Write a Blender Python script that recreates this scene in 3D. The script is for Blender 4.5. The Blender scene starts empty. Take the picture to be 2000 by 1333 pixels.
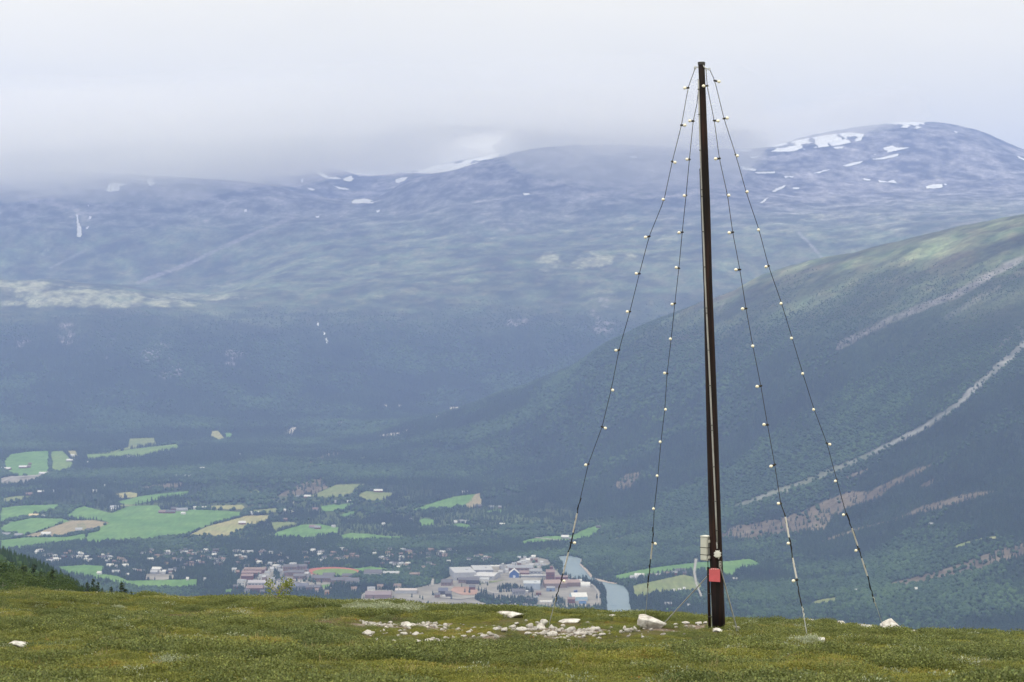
import bpy, bmesh, math, random
import numpy as np
from mathutils import Vector, Matrix
from mathutils.geometry import delaunay_2d_cdt
random.seed(7); rng = np.random.default_rng(11)
R = math.radians
F = 3889.0; U0 = 1000.0; V0 = 600.0        # focal length in photo pixels, horizon row (used only to read positions off the photo)
S = bpy.context.scene
COL = S.collection

# ------------------------------------------------------------------ noise
_perm = rng.random(65536).astype(np.float64)
def vnoise(x, y, seed=0):
    x = np.asarray(x, float); y = np.asarray(y, float)
    xi = np.floor(x).astype(np.int64); yi = np.floor(y).astype(np.int64)
    fx = x-xi; fy = y-yi
    fx = fx*fx*(3-2*fx); fy = fy*fy*(3-2*fy)
    def h(a, b):
        k = (a*73856093) ^ (b*19349663) ^ (seed*83492791+12345)
        k = (k ^ (k >> 13))*1274126177
        return _perm[(k ^ (k >> 16)) & 65535]
    a = h(xi, yi); b = h(xi+1, yi); c = h(xi, yi+1); d = h(xi+1, yi+1)
    return ((a*(1-fx)+b*fx)*(1-fy)+(c*(1-fx)+d*fx)*fy)*2-1
def fbm(x, y, oct=4, seed=0, gain=.5):
    s = 0; a = 1; t = 0
    for i in range(oct):
        s = s+a*vnoise(x*2**i+i*17.3, y*2**i-i*9.1, seed+i); t += a; a *= gain
    return s/t
def sst(a, b, x):
    t = np.clip((x-a)/(b-a), 0, 1); return t*t*(3-2*t)

# ------------------------------------------------------------------ materials
def new_mat(name):
    m = bpy.data.materials.new(name); m.use_nodes = True
    nt = m.node_tree; b = nt.nodes['Principled BSDF']
    return m, nt, b
def N(nt, t, **kw):
    n = nt.nodes.new(t)
    for k, v in kw.items():
        if k in n.inputs: n.inputs[k].default_value = v
        else: setattr(n, k, v)
    return n
def ramp(nt, stops):
    n = nt.nodes.new('ShaderNodeValToRGB'); cr = n.color_ramp
    while len(cr.elements) < len(stops): cr.elements.new(.5)
    for e, (p, c) in zip(cr.elements, stops): e.position = p; e.color = (*c, 1)
    return n
def noise(nt, scale, detail=4, rough=.55, coord='pos', stretch=None):
    n = N(nt, 'ShaderNodeTexNoise'); n.inputs['Scale'].default_value = scale
    n.inputs['Detail'].default_value = detail; n.inputs['Roughness'].default_value = rough
    if coord == 'pos': src = nt.nodes.new('ShaderNodeNewGeometry').outputs['Position']
    else: src = nt.nodes.new('ShaderNodeTexCoord').outputs['Object']
    if stretch:
        mp = nt.nodes.new('ShaderNodeMapping'); mp.inputs['Scale'].default_value = stretch
        nt.links.new(src, mp.inputs[0]); src = mp.outputs[0]
    nt.links.new(src, n.inputs['Vector'])
    return n
def mix(nt, a, b, f, mode='MIX'):
    n = nt.nodes.new('ShaderNodeMix'); n.data_type = 'RGBA'; n.blend_type = mode
    for s, v in ((n.inputs[6], a), (n.inputs[7], b), (n.inputs[0], f)):
        if isinstance(v, bpy.types.NodeSocket): nt.links.new(v, s)
        elif isinstance(v, (int, float)): s.default_value = v
        else: s.default_value = (*v, 1)
    return n.outputs[2]
def simple(name, c, rough=.7, var=.25, scale=6, metal=0, bump=0, coord='obj', stretch=None, spec=.3):
    m, nt, b = new_mat(name)
    n = noise(nt, scale, 5, .6, coord, stretch)
    r = ramp(nt, [(.3, tuple(x*(1-var) for x in c)), (.7, tuple(min(1, x*(1+var)) for x in c))])
    nt.links.new(n.outputs[0], r.inputs[0]); nt.links.new(r.outputs[0], b.inputs['Base Color'])
    b.inputs['Roughness'].default_value = rough; b.inputs['Metallic'].default_value = metal
    b.inputs['Specular IOR Level'].default_value = spec
    if bump:
        bp = N(nt, 'ShaderNodeBump'); bp.inputs['Strength'].default_value = bump
        nt.links.new(n.outputs[0], bp.inputs['Height']); nt.links.new(bp.outputs[0], b.inputs['Normal'])
    return m
def foliage(name, stops, posscale, pvar=.5, rough=.75, trans=0, attr=True):
    """colour from per-plant random and slow world noise; a small per-leaf tint attribute"""
    m, nt, b = new_mat(name)
    oi = nt.nodes.new('ShaderNodeObjectInfo'); n = noise(nt, posscale, 3, .55)
    ma = N(nt, 'ShaderNodeMath', operation='MULTIPLY_ADD'); ma.inputs[1].default_value = pvar
    nt.links.new(oi.outputs['Random'], ma.inputs[0])
    sh = N(nt, 'ShaderNodeMath', operation='MULTIPLY_ADD'); sh.inputs[1].default_value = 1.5; sh.inputs[2].default_value = -.25-pvar/2
    nt.links.new(n.outputs[0], sh.inputs[0]); nt.links.new(sh.outputs[0], ma.inputs[2])
    r = ramp(nt, stops); nt.links.new(ma.outputs[0], r.inputs[0])
    c = r.outputs[0]
    if attr:
        at = N(nt, 'ShaderNodeAttribute', attribute_name='tint')
        c = mix(nt, c, at.outputs['Color'], 1.0, 'MULTIPLY')
    nt.links.new(c, b.inputs['Base Color']); b.inputs['Roughness'].default_value = rough
    b.inputs['Specular IOR Level'].default_value = .2
    if trans:
        tr = nt.nodes.new('ShaderNodeBsdfTranslucent'); nt.links.new(c, tr.inputs[0])
        mx = nt.nodes.new('ShaderNodeMixShader'); mx.inputs[0].default_value = trans
        nt.links.new(b.outputs[0], mx.inputs[1]); nt.links.new(tr.outputs[0], mx.inputs[2])
        nt.links.new(mx.outputs[0], nt.nodes['Material Output'].inputs[0])
    return m

# ------------------------------------------------------------------ objects
def tag(o, label=None, cat=None, group=None, kind=None):
    if label: o['label'] = label
    if cat: o['category'] = cat
    if group: o['group'] = group
    if kind: o['kind'] = kind
    return o
def link(o, parent=None):
    COL.objects.link(o)
    if parent: o.parent = parent
    return o
def np_mesh(name, verts, faces, smooth=False):
    """verts (n,3), faces (m,k) arrays"""
    me = bpy.data.meshes.new(name); verts = np.asarray(verts, np.float32); faces = np.asarray(faces, np.int32)
    k = faces.shape[1]
    me.vertices.add(len(verts)); me.vertices.foreach_set('co', verts.ravel())
    me.loops.add(faces.size); me.loops.foreach_set('vertex_index', faces.ravel())
    me.polygons.add(len(faces)); me.polygons.foreach_set('loop_start', np.arange(0, faces.size, k, dtype=np.int32))
    if smooth: me.polygons.foreach_set('use_smooth', np.ones(len(faces), bool))
    me.update(calc_edges=True); me.validate()
    return me
def set_attr(me, name, vals, typ='FLOAT_COLOR', dom='POINT'):
    a = me.attributes.new(name, typ, dom)
    key = {'FLOAT_COLOR': 'color', 'FLOAT_VECTOR': 'vector', 'FLOAT': 'value', 'INT': 'value'}[typ]
    a.data.foreach_set(key, np.ascontiguousarray(vals, np.float32 if typ != 'INT' else np.int32).ravel())
def obj(name, me, mat=None, parent=None, loc=(0, 0, 0), rz=0):
    o = bpy.data.objects.new(name, me); o.location = loc; o.rotation_euler[2] = rz
    if mat and not me.materials: me.materials.append(mat)
    return link(o, parent)
def empty(name, loc=(0, 0, 0), rz=0):
    o = bpy.data.objects.new(name, None); o.location = loc; o.rotation_euler[2] = rz; o.empty_display_size = .3
    return link(o)
def copy_tree(o, parent=None):
    c = o.copy(); COL.objects.link(c)
    if parent: c.parent = parent
    for ch in list(o.children): copy_tree(ch, c)
    return c
def bm_obj(name, bm, mat, parent=None, smooth=False, loc=(0, 0, 0)):
    me = bpy.data.meshes.new(name); bmesh.ops.recalc_face_normals(bm, faces=bm.faces)
    if smooth:
        for f in bm.faces: f.smooth = True
    bm.to_mesh(me); bm.free()
    return obj(name, me, mat, parent, loc)
def tube(bm, pts, rad, seg=8, cap=True):
    pts = [Vector(p) for p in pts]; n = len(pts)
    rad = [rad]*n if isinstance(rad, (int, float)) else rad
    rings = []
    for i, p in enumerate(pts):
        t = (pts[min(i+1, n-1)]-pts[max(i-1, 0)]).normalized()
        a = t.orthogonal().normalized() if i == 0 else (rings_a-t*rings_a.dot(t)).normalized()
        rings_a = a; b = t.cross(a)
        rings.append([bm.verts.new(p+(a*math.cos(2*math.pi*k/seg)+b*math.sin(2*math.pi*k/seg))*rad[i]) for k in range(seg)])
    for i in range(n-1):
        for k in range(seg):
            bm.faces.new((rings[i][k], rings[i][(k+1) % seg], rings[i+1][(k+1) % seg], rings[i+1][k]))
    if cap: bm.faces.new(rings[0][::-1]); bm.faces.new(rings[-1])
def box(bm, c, s, rot=None, bevel=0):
    M = Matrix.Translation(c) @ (rot.to_4x4() if rot else Matrix()) @ Matrix.Diagonal((*s, 1))
    r = bmesh.ops.create_cube(bm, size=1, matrix=M)
    if bevel:
        es = list({e for v in r['verts'] for e in v.link_edges})
        bmesh.ops.bevel(bm, geom=es, offset=bevel, segments=2, affect='EDGES', clamp_overlap=True)

# ------------------------------------------------------------------ terrain tables
def row(*k):
    """control row of the far terrain: (u, distance, v) knots"""
    return np.array(k, float)
ROWS = [
 row((-700,200,1165),(0,200,1188),(260,200,1218),(420,200,1400),(1000,200,1500),(2700,200,1500)),
 row((-700,500,1110),(0,500,1150),(200,500,1230),(420,500,1450),(1000,500,1600),(2700,500,1600)),
 row((-700,950,1060),(0,950,1122),(110,950,1165),(300,950,1330),(1000,950,1620),(2700,950,1620)),
 row((-700,2000,1450),(300,2000,1500),(2700,2000,1500)),
 row((-700,3200,1283),(2700,3200,1283)),
 row((-700,4700,1063),(1300,4700,1063),(1450,4550,1075),(1600,4400,1078),(2000,4000,1020),(2700,3900,900)),
 row((-700,6900,880),(0,6900,883),(300,6800,889),(600,6500,902),(800,6300,922),(1000,6100,930),(1300,5600,915),(1600,5200,822),(2000,4950,690),(2700,4900,540)),
 row((-700,7400,850),(0,7400,852),(300,7400,856),(500,7400,858),(700,7400,858),(800,7400,832),(900,7400,800),(1000,7350,762),(1100,7200,722),(1200,7100,660),(1300,7000,617),
     (1400,6900,583),(1500,6750,540),(1600,6600,512),(1700,6500,487),(1800,6400,462),(2000,6200,420),(2700,6000,300)),
 row((-700,7900,800),(0,7900,815),(600,8100,815),(800,8200,815),(1000,8200,815),(1300,8200,775),(1600,8000,690),(2000,8000,600),(2700,8000,500)),
 row((-700,9400,590),(0,9400,612),(300,9400,622),(600,9600,628),(1000,9800,602),(1300,9900,572),(1600,10000,545),(2000,10000,500),(2700,10000,450)),
 row((-700,10300,545),(0,10300,548),(200,10300,560),(400,10300,582),(600,10300,570),(1000,10600,520),(1300,10700,490),(1600,10700,470),(2000,10700,430),(2700,10700,400)),
 row((-700,11200,562),(0,11200,562),(200,11200,564),(400,11200,560),(600,11200,522),(1000,11500,470),(1300,11500,445),(1600,11500,430),(2000,11500,410),(2700,11500,380)),
 row((-700,12500,430),(0,12500,430),(300,12500,435),(600,12500,432),(750,12500,425),(1000,12500,385),(1300,12500,370),(1600,12800,372),(2000,12800,365),(2700,12800,360)),
 row((-700,13500,330),(0,13500,330),(300,13500,345),(500,13500,358),(650,13500,388),(740,13500,384),(800,13500,352),(850,13500,340),(950,13600,314),(1050,13700,291),(1200,13900,284),
     (1400,14100,292),(1500,14200,288),(1600,14400,262),(1720,14600,245),(1830,14700,241),(1900,14700,254),(2000,14700,294),(2100,14700,330),(2700,14700,420)),
 row((-700,14300,345),(500,14300,366),(650,14300,396),(740,14300,392),(850,14400,356),(1000,14500,322),(1400,14900,305),(1600,15300,290),(1830,15500,270),(2000,15500,330),(2700,15500,440)),
 row((-700,15500,318),(400,15500,320),(620,15500,322),(720,15500,345),(800,15500,335),(900,15500,315),(1000,15500,296),(1100,15500,320),(1400,16000,320),(1830,16500,320),(2700,16500,450)),
 row((-700,19000,640),(2700,19000,640)),
]
def pchip_cols(X, Y, xq):
    """X,Y: (rows, cols) control points, xq: (n,) common query; monotone cubic along rows for each column -> (n, cols)"""
    h = np.diff(X, axis=0); d = np.diff(Y, axis=0)/h
    m = np.zeros_like(Y)
    w1 = 2*h[1:]+h[:-1]; w2 = h[1:]+2*h[:-1]
    same = d[:-1]*d[1:] > 0
    with np.errstate(divide='ignore', invalid='ignore'):
        hm = (w1+w2)/(w1/d[:-1]+w2/d[1:])
    m[1:-1] = np.where(same, hm, 0); m[0] = d[0]; m[-1] = d[-1]
    out = np.empty((len(xq), X.shape[1]))
    for j in range(X.shape[1]):
        i = np.clip(np.searchsorted(X[:, j], xq)-1, 0, X.shape[0]-2)
        t = (xq-X[i, j])/h[i, j]; t = np.clip(t, 0, 1)
        out[:, j] = ((2*t**3-3*t**2+1)*Y[i, j]+(t**3-2*t**2+t)*h[i, j]*m[i, j]+(-2*t**3+3*t**2)*Y[i+1, j]+(t**3-t**2)*h[i, j]*m[i+1, j])
    return out
def sm_interp(u, ku, kv):
    i = np.clip(np.searchsorted(ku, u)-1, 0, len(ku)-2)
    h = np.diff(ku); d = np.diff(kv)/h
    m = np.zeros(len(ku)); m[1:-1] = (d[:-1]*h[1:]+d[1:]*h[:-1])/(h[1:]+h[:-1]); m[0] = d[0]; m[-1] = d[-1]
    m *= .8
    t = np.clip((u-ku[i])/h[i], 0, 1)
    return (2*t**3-3*t**2+1)*kv[i]+(t**3-2*t**2+t)*h[i]*m[i]+(-2*t**3+3*t**2)*kv[i+1]+(t**3-t**2)*h[i]*m[i+1]
# crest of the near hilltop, as a height over x at y = 48 m
CRu = np.array([-800,0,130,230,500,700,1000,1300,1500,1650,1800,2000,2800], float)
CRv = np.array([1152,1169,1166,1179,1181,1185,1199,1209,1219,1228,1243,1266,1330], float)
def crest_z(x):
    return (V0-np.interp(np.clip(x/48*F+U0, -800, 2800), CRu, CRv))/F*48
def hill(x, y):
    x = np.asarray(x, float); y = np.asarray(y, float)
    zc = crest_z(x)
    D = np.array([-40, 0, 24, 36, 48, 60, 90, 200.])
    drop = -.30*sst(2.5, 8.0, x)
    zb = np.interp(y, D[:4], [1.0, -1.7, -4.42, -5.83])+drop*np.clip((y-20)/16, 0, 1)
    t = (y-36)/12
    z1 = -5.83+drop+(zc+5.83-drop)*np.clip(t, 0, 1)
    zz = np.where(y < 36, zb, z1)
    s = np.clip(y-46, 0, None)
    zz = zz-0.12*np.clip(y-48, 0, None)-.0035*s**2
    # rounded over the kinks with slow undulation and hummocks
    zz = zz+.12*fbm(x/3.3, y/3.3, 2, 3)+.10*fbm(x/.8, y/1.0, 3, 9)
    return zz
ucols = np.concatenate([np.linspace(-700, -60, 90, endpoint=False), np.linspace(-60, 2060, 900), np.linspace(2070, 2700, 90)])
Dr = np.concatenate([np.geomspace(62, 3100, 90, endpoint=False), np.geomspace(3100, 16600, 1020), np.geomspace(16700, 19000, 20)])
RD = np.array([sm_interp(ucols, r[:, 0], r[:, 1]) for r in ROWS])
RV = np.array([sm_interp(ucols, r[:, 0], r[:, 2]) for r in ROWS])
RZ = (V0-RV)/F*RD
x70 = (ucols-U0)/F*62
RD = np.vstack([np.full((1, len(ucols)), 62.), RD]); RZ = np.vstack([hill(x70, np.full_like(x70, 62.))[None]-.3, RZ])
HT = pchip_cols(RD, RZ, Dr)
UU, DD = np.meshgrid(ucols, Dr); XX = (UU-U0)/F*DD; YY = DD
floor_m = np.exp(-((HT+560)/70)**2)                                   # flat valley floor
amp = (1-floor_m)*sst(3000, 4200, DD)
amp = amp*(0.35+.65*sst(-450, 100, HT))
crest_calm = 1-.93*sst(13000, 13400, DD)
ridge = -np.abs(fbm(XX/900, YY/900, 4, 41))*60+18
HT = HT+amp*crest_calm*(ridge+20*fbm(XX/330, YY/330, 3, 47))*.75+amp*5*fbm(XX/60, YY/60, 2, 51)+floor_m*4*fbm(XX/300, YY/300, 2, 55)
VT = V0-F*HT/DD
cm = np.minimum.accumulate(VT, axis=0)
logD = np.log(Dr)
def tab(T, u, D):
    fu = np.interp(u, ucols, np.arange(len(ucols))); fd = np.interp(D, Dr, np.arange(len(Dr)))
    i = np.clip(fu.astype(int), 0, len(ucols)-2); j = np.clip(fd.astype(int), 0, len(Dr)-2)
    a = fu-i; b = fd-j
    return (T[j, i]*(1-a)+T[j, i+1]*a)*(1-b)+(T[j+1, i]*(1-a)+T[j+1, i+1]*a)*b
def ground(x, y):
    return tab(HT, U0+F*np.asarray(x)/np.asarray(y), y)
def hit(u, v, Dmin=3210.):
    """distance at which the far terrain stands on photo row v of column u"""
    j0 = np.searchsorted(Dr, Dmin)
    fu = np.interp(u, ucols, np.arange(len(ucols))); i = min(int(fu), len(ucols)-2); a = fu-i
    col = VT[j0:, i]*(1-a)+VT[j0:, i+1]*a
    k = np.argmax(col <= v)
    if col[k] > v: k = int(np.argmin(col)); return Dr[j0+k]
    if k == 0: return Dr[j0]
    t = (col[k-1]-v)/max(col[k-1]-col[k], 1e-6)
    return Dr[j0+k-1]*(1-t)+Dr[j0+k]*t
def world(u, v, Dmin=3210.):
    D = hit(u, v, Dmin); x = (u-U0)/F*D
    return Vector((x, D, float(ground(x, D))))
_hD = np.linspace(18, 56, 400)
def hill_hit(u, v):
    x = (u-U0)/F*_hD; z = hill(x, _hD)-(.0)
    vv = V0-F*z/_hD; k = int(np.argmax(vv <= v))
    if vv[k] > v: k = int(np.argmin(vv))
    D = _hD[k]; return Vector(((u-U0)/F*D, D, float(hill((u-U0)/F*D, D))))

# ------------------------------------------------------------------ plan of the valley, read from the photo
def c6(*p): return [(x/2.857, 780+y/2.857) for x, y in p]
def c7(*p): return [(600+x/2.857, 780+y/2.857) for x, y in p]
def c8(*p): return [(1400+x/3.3333, 780+y/3.3333) for x, y in p]
def c5(*p): return [(1300+x/2.857, 1050+y/2.857) for x, y in p]
def cs(*p): return [(850+x/5, 1060+y/5) for x, y in p]
def ct(*p): return [(440+x/4.762, 1070+y/4.762) for x, y in p]
GREEN, LIME, OLIVE, TAN, BROWN = 'green', 'lime', 'olive', 'tan', 'brown'
FIELDS = [
 (GREEN, c6((20,350),(60,310),(160,295),(270,290),(275,400),(250,425),(90,430),(30,400))),
 (LIME, c6((285,295),(350,290),(385,330),(410,370),(390,395),(320,412),(285,400))),
 (TAN, c6((372,290),(420,290),(440,330),(398,335))),
 (LIME, c6((480,310),(600,305),(720,282),(990,252),(1000,285),(890,300),(800,325),(720,325),(640,330),(490,345))),
 (OLIVE, c6((480,302),(600,300),(715,270),(722,222),(860,218),(870,258),(780,270),(720,280),(600,304))),
 (OLIVE, c6((1005,275),(1095,258),(1090,272),(1008,283))),
 (TAN, c6((1180,182),(1215,178),(1260,228),(1215,240),(1180,215))),
 (GREEN, c6((1248,190),(1285,190),(1308,210),(1266,228))),
 (GREEN, c6((360,660),(430,610),(470,600),(620,640),(720,600),(880,595),(900,620),(1150,620),(1370,635),(1340,658),(1160,706),(1020,765),(880,775),(700,790),(484,805),(484,752),(550,740),(560,718),(612,692),(560,676),(440,672))),
 (GREEN, c6((0,610),(100,598),(330,590),(330,605),(180,650),(0,685))),
 (GREEN, c6((0,720),(60,690),(180,665),(350,670),(385,685),(300,708),(220,738),(140,758),(20,740))),
 (BROWN, c6((145,764),(230,742),(310,709),(400,680),(520,678),(606,692),(545,725),(440,745),(330,766),(180,770))),
 (GREEN, c6((0,790),(140,775),(370,772),(478,752),(478,790),(380,800),(230,820),(40,840),(0,835))),
 (TAN, c6((1050,765),(1160,712),(1340,664),(1380,652),(1510,652),(1490,685),(1390,705),(1330,735),(1260,768),(1150,762))),
 (OLIVE, c6((1390,622),(1540,612),(1560,630),(1440,645))),
 (GREEN, c6((1525,760),(1560,740),(1680,705),(1780,700),(1890,720),(1880,755),(1700,775),(1560,770))),
 (GREEN, c6((1890,765),(1960,750),(2060,756),(2140,765),(2000,790),(1920,785))),
 (OLIVE, c6((1510,690),(1640,690),(1660,705),(1530,740))),
 (GREEN, c6((660,575),(780,545),(900,530),(1060,515),(1040,540),(900,560),(780,585),(700,592))),
 (TAN, c6((650,530),(720,520),(770,530),(760,550),(670,555))),
 (OLIVE, c7((20,545),(160,480),(320,475),(260,520),(210,545),(100,552))),
 (OLIVE, c7((275,545),(330,515),(470,525),(500,540),(400,570),(300,562))),
 (GREEN, c7((590,620),(720,575),(830,545),(935,532),(915,570),(870,602),(740,615),(640,628))),
 (BROWN, c7((885,590),(938,533),(965,525),(975,600),(900,610))),
 (GREEN, c7((70,630),(120,600),(270,580),(270,590),(180,625))),
 (GREEN, c7((180,650),(260,625),(262,640),(200,660))),
 (GREEN, c7((610,690),(650,668),(705,675),(705,705),(640,710))),
 (GREEN, c7((160,772),(240,752),(330,765),(540,770),(540,785),(430,785),(240,792))),
 (GREEN, c7((780,710),(850,695),(910,705),(905,728),(840,722))),
 (GREEN, c7((980,630),(1040,620),(1130,618),(1100,635),(1020,638))),
 (GREEN, c7((1165,815),(1220,788),(1330,770),(1480,764),(1560,725),(1640,700),(1640,730),(1570,775),(1480,797),(1380,802),(1240,808))),
 (OLIVE, c7((280,335),(325,323),(335,330),(290,347))),
 (GREEN, [(1197,1127),(1250,1115),(1300,1107),(1365,1100),(1382,1099),(1420,1098),(1464,1093),(1480,1100),(1490,1108),(1447,1112),(1433,1120),(1432,1130),(1415,1125),(1395,1118),(1365,1115),(1300,1120),(1250,1130),(1205,1137)]),
 (OLIVE, [(1235,1146),(1290,1134),(1335,1124),(1352,1128),(1375,1150),(1350,1158),(1290,1158),(1240,1168)]),
 (OLIVE, c8((1530,975),(1560,955),(1640,930),(1740,905),(1720,925),(1600,965))),
 (TAN, c8((1744,905),(1830,895),(1830,910),(1744,920))),
 (OLIVE, c5((790,375),(860,352),(960,337),(940,370),(850,380))),
 (GREEN, [(105,1109),(170,1105),(207,1108),(200,1115),(196,1122),(230,1127),(250,1136),(385,1133),(385,1148),(340,1150),(270,1150),(240,1143),(180,1130),(130,1122)]),
 (GREEN, ct((1165,207),(1350,182),(1545,205),(1540,222),(1450,235),(1270,243))),
 (GREEN, ct((870,360),(960,345),(990,365),(920,385))),
 (GREEN, ct((0,400),(70,390),(60,440),(20,445))),
 (GREEN, c5((0,400),(80,392),(120,400),(20,412))),
 (OLIVE, c6((0,560),(80,545),(190,540),(150,560),(30,575))), (TAN, c6((1180,598),(1350,592),(1375,618),(1180,616))), (OLIVE, c6((1370,530),(1430,505),(1450,520),(1400,535))),
 (GREEN, c6((860,455),(960,445),(970,455),(880,463))), (OLIVE, c7((0,382),(80,375),(200,358),(180,368),(60,387),(0,397))), (OLIVE, c6((640,600),(700,590),(780,592),(720,600))), (GREEN, c6((1790,600),(1870,590),(1880,610),(1800,628))),
 (OLIVE, c6((430,700),(470,690),(480,740),(440,745))),
]
oval = [(648+56*math.cos(a), 1119.5+9.5*math.sin(a)) for a in np.linspace(0, 2*math.pi, 40, endpoint=False)]
oval_in = [(654+44*math.cos(a), 1120.5+7*math.sin(a)) for a in np.linspace(0, 2*math.pi, 40, endpoint=False)]
RIVER = cs((1190,140),(1330,135),(1440,168),(1420,225),(1480,290),(1530,350),(1620,380),(1740,405),(1850,432),(1890,500),(1900,600),(1930,760),(1700,760),(1675,620),(1670,500),(1640,430),(1580,400),(1450,352),(1390,372),(1300,335),(1235,300),(1240,220))
BARS = [cs((1425,170),(1450,168),(1430,215),(1500,290),(1545,345),(1520,352),(1475,292),(1410,225)),
        cs((1540,350),(1700,392),(1800,408),(1740,412),(1600,385))]
GRAVEL = [('gravel yard of the works by the river', cs((0,425),(150,332),(560,270),(800,190),(830,160),(1000,150),(1110,175),(1225,330),(1380,385),(1560,430),(1615,500),(1625,640),(1300,640),(0,640))),
          ('town', ct((120,330),(160,205),(400,180),(560,170),(760,195),(800,250),(1000,290),(1290,290),(1300,320),(1000,385),(880,400),(760,400),(560,400),(300,400),(150,380))),
          ('yard', ct((1260,450),(1330,400),(1700,400),(1760,385),(1900,350),(2060,330),(2060,540),(1260,540))),
          ('quarry', c6((0,445),(60,430),(150,432),(215,420),(280,418),(220,445),(160,470),(0,485))),
          ('lot', [(282,1124),(300,1121),(340,1124),(342,1131),(318,1135),(285,1133)]),
          ('lot', [(296,1116),(330,1113),(350,1117),(340,1122),(300,1121)])]
GROVES = [cs((610,470),(640,440),(740,425),(830,440),(960,480),(960,495),(800,492),(620,495)), cs((380,560),(420,530),(640,545),(900,560),(990,555),(1000,590),(1000,620),(500,610)), cs((1150,560),(1210,550),(1270,580),(1270,620),(1160,620)),
          cs((1000,400),(1060,385),(1150,395),(1160,412),(1050,430),(1000,425)), cs((1040,260),(1130,240),(1150,290),(1060,300)), cs((420,505),(490,480),(520,510),(450,530)), cs((1480,350),(1560,370),(1660,440),(1680,600),(1650,640),(1630,560),(1600,450),(1530,400)),
          ct((430,300),(520,270),(560,300),(450,330)), ct((780,300),(830,270),(840,330),(790,340)), ct((960,350),(1290,330),(1300,400),(1000,410)), ct((1000,400),(1260,380),(1260,440),(900,440)), ct((590,420),(900,410),(950,460),(590,465)),
          ct((450,220),(520,230),(500,270),(450,265)), ct((200,290),(330,250),(330,280),(240,310)), ct((1330,290),(1560,285),(1900,300),(1900,360),(1400,380)), ct((110,410),(260,400),(270,450),(110,450)), ct((700,240),(760,215),(770,260),(720,265))]
CUTS = [c8((20,900),(200,920),(480,870),(700,850),(760,760),(900,690),(1060,640),(1160,560),(1300,500),(1420,430),(1300,450),(1150,520),(1000,600),(860,600),(700,660),(560,730),(400,780),(150,820),(40,850)),
        c8((640,930),(900,850),(1150,780),(1330,700),(1600,620),(1820,590),(1700,640),(1450,710),(1250,760),(1000,830),(800,900)),
        c8((1090,1235),(1150,1190),(1350,1140),(1500,1100),(1700,1030),(1850,975),(2030,930),(2030,1010),(1850,1060),(1700,1110),(1550,1160),(1430,1190),(1300,1210),(1180,1215)),
        c8((760,545),(900,480),(1010,445),(960,480),(830,535)),
        c6((1500,590),(1560,530),(1700,460),(1800,440),(1810,480),(1880,465),(1820,500),(1650,560),(1580,590),(1380,620),(1180,620),(1200,590),(1350,590)),
        c7((0,345),(120,300),(250,290),(200,310),(60,350),(0,375)),
        c7((1660,790),(1780,760),(1900,725),(1850,760),(1700,800)),
        c6((780,490),(900,475),(1020,465),(1020,485),(900,500),(800,505)),
        c7((1700,500),(1780,420),(1870,400),(1850,450),(1800,500)),
        c8((1330,570),(1400,520),(1430,530),(1380,580))]
SCREE = [c7((690,95),(790,70),(800,45),(900,38),(860,60),(800,85),(730,105)),
         c7((360,215),(450,190),(520,185),(640,135),(560,180),(500,210),(400,222)),
         c6((1580,212),(1612,170),(1662,150),(1625,210),(1600,205)),
         c6((1870,135),(1925,130),(1920,142),(1880,148)), c7((160,130),(215,128),(200,142)), c7((425,32),(450,35),(470,45),(440,44)), c7((495,28),(520,30),(530,42),(505,40))]
def inpoly(u, v, poly):
    u = np.asarray(u); v = np.asarray(v); r = np.zeros(u.shape, bool)
    n = len(poly)
    for i in range(n):
        x1, y1 = poly[i]; x2, y2 = poly[(i+1) % n]
        if y1 == y2: continue
        c = ((y1 > v) != (y2 > v)) & (u < (x2-x1)*(v-y1)/(y2-y1)+x1)
        r ^= c
    return r
def dline(u, v, pl, vs=1.0):
    d = np.full(u.shape, 1e9)
    for (x1, y1), (x2, y2) in zip(pl[:-1], pl[1:]):
        dx, dy = x2-x1, (y2-y1)*vs
        t = np.clip(((u-x1)*dx+(v-y1)*vs*dy)/(dx*dx+dy*dy), 0, 1)
        d = np.minimum(d, np.hypot(u-x1-t*dx, (v-y1)*vs-t*dy))
    return d

# ------------------------------------------------------------------ far terrain mesh and its ground colours
vis = VT <= cm+6
zn = HT+70*fbm(XX/700, YY/700, 3, 61)
C = np.zeros(HT.shape+(3,))
forest_c = np.array([.020, .036, .022]); heath_c = np.array([.085, .105, .060]); rock_c = np.array([.15, .145, .16])
tl = sst(-230, 160, zn+60*fbm(XX/160, YY/160, 3, 63)-np.where(DD < 7600, 90*sst(1300, 1800, UU), 0))
tr = sst(350, 800, zn)
n1 = fbm(XX/140, YY/300, 4, 71)[..., None]; n2 = fbm(XX/500, YY/900, 4, 75)[..., None]; n3 = fbm(XX/45, YY/60, 3, 79)[..., None]
C[:] = forest_c*(1+.35*n1)
C = C*(1-tl[..., None])+(heath_c*(1+.30*n1+.35*n2)+np.array([.02, -.01, .0])*n3)*tl[..., None]
n5 = fbm((XX+.5*YY)/150, (YY-.2*XX)/110, 5, 73, .66)[..., None]
C = C*(1-tr[..., None])+(rock_c*np.clip(1+1.8*n5+.9*n3, .3, 3.2))*tr[..., None]
C = C*(1+np.clip(1.5*n5+.5*n3, -.6, 1.3)*(.25+.75*tl[..., None])*(1-tr[..., None]))
def blobmask(lst, seed, lo, hi, sx=70., sy=130.):
    m = np.zeros(HT.shape)
    for (u, v, ru, rv, s) in lst:
        m = np.maximum(m, s*np.exp(-(((UU-u)/ru)**2+((VT-v)/rv)**2)**1.6))
    nz = fbm(XX/sx, YY/sy, 5, seed, .65)
    return sst(lo, hi, m+.75*nz-.35)*np.minimum(1, m*2)*vis
far = DD > 8800
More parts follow.
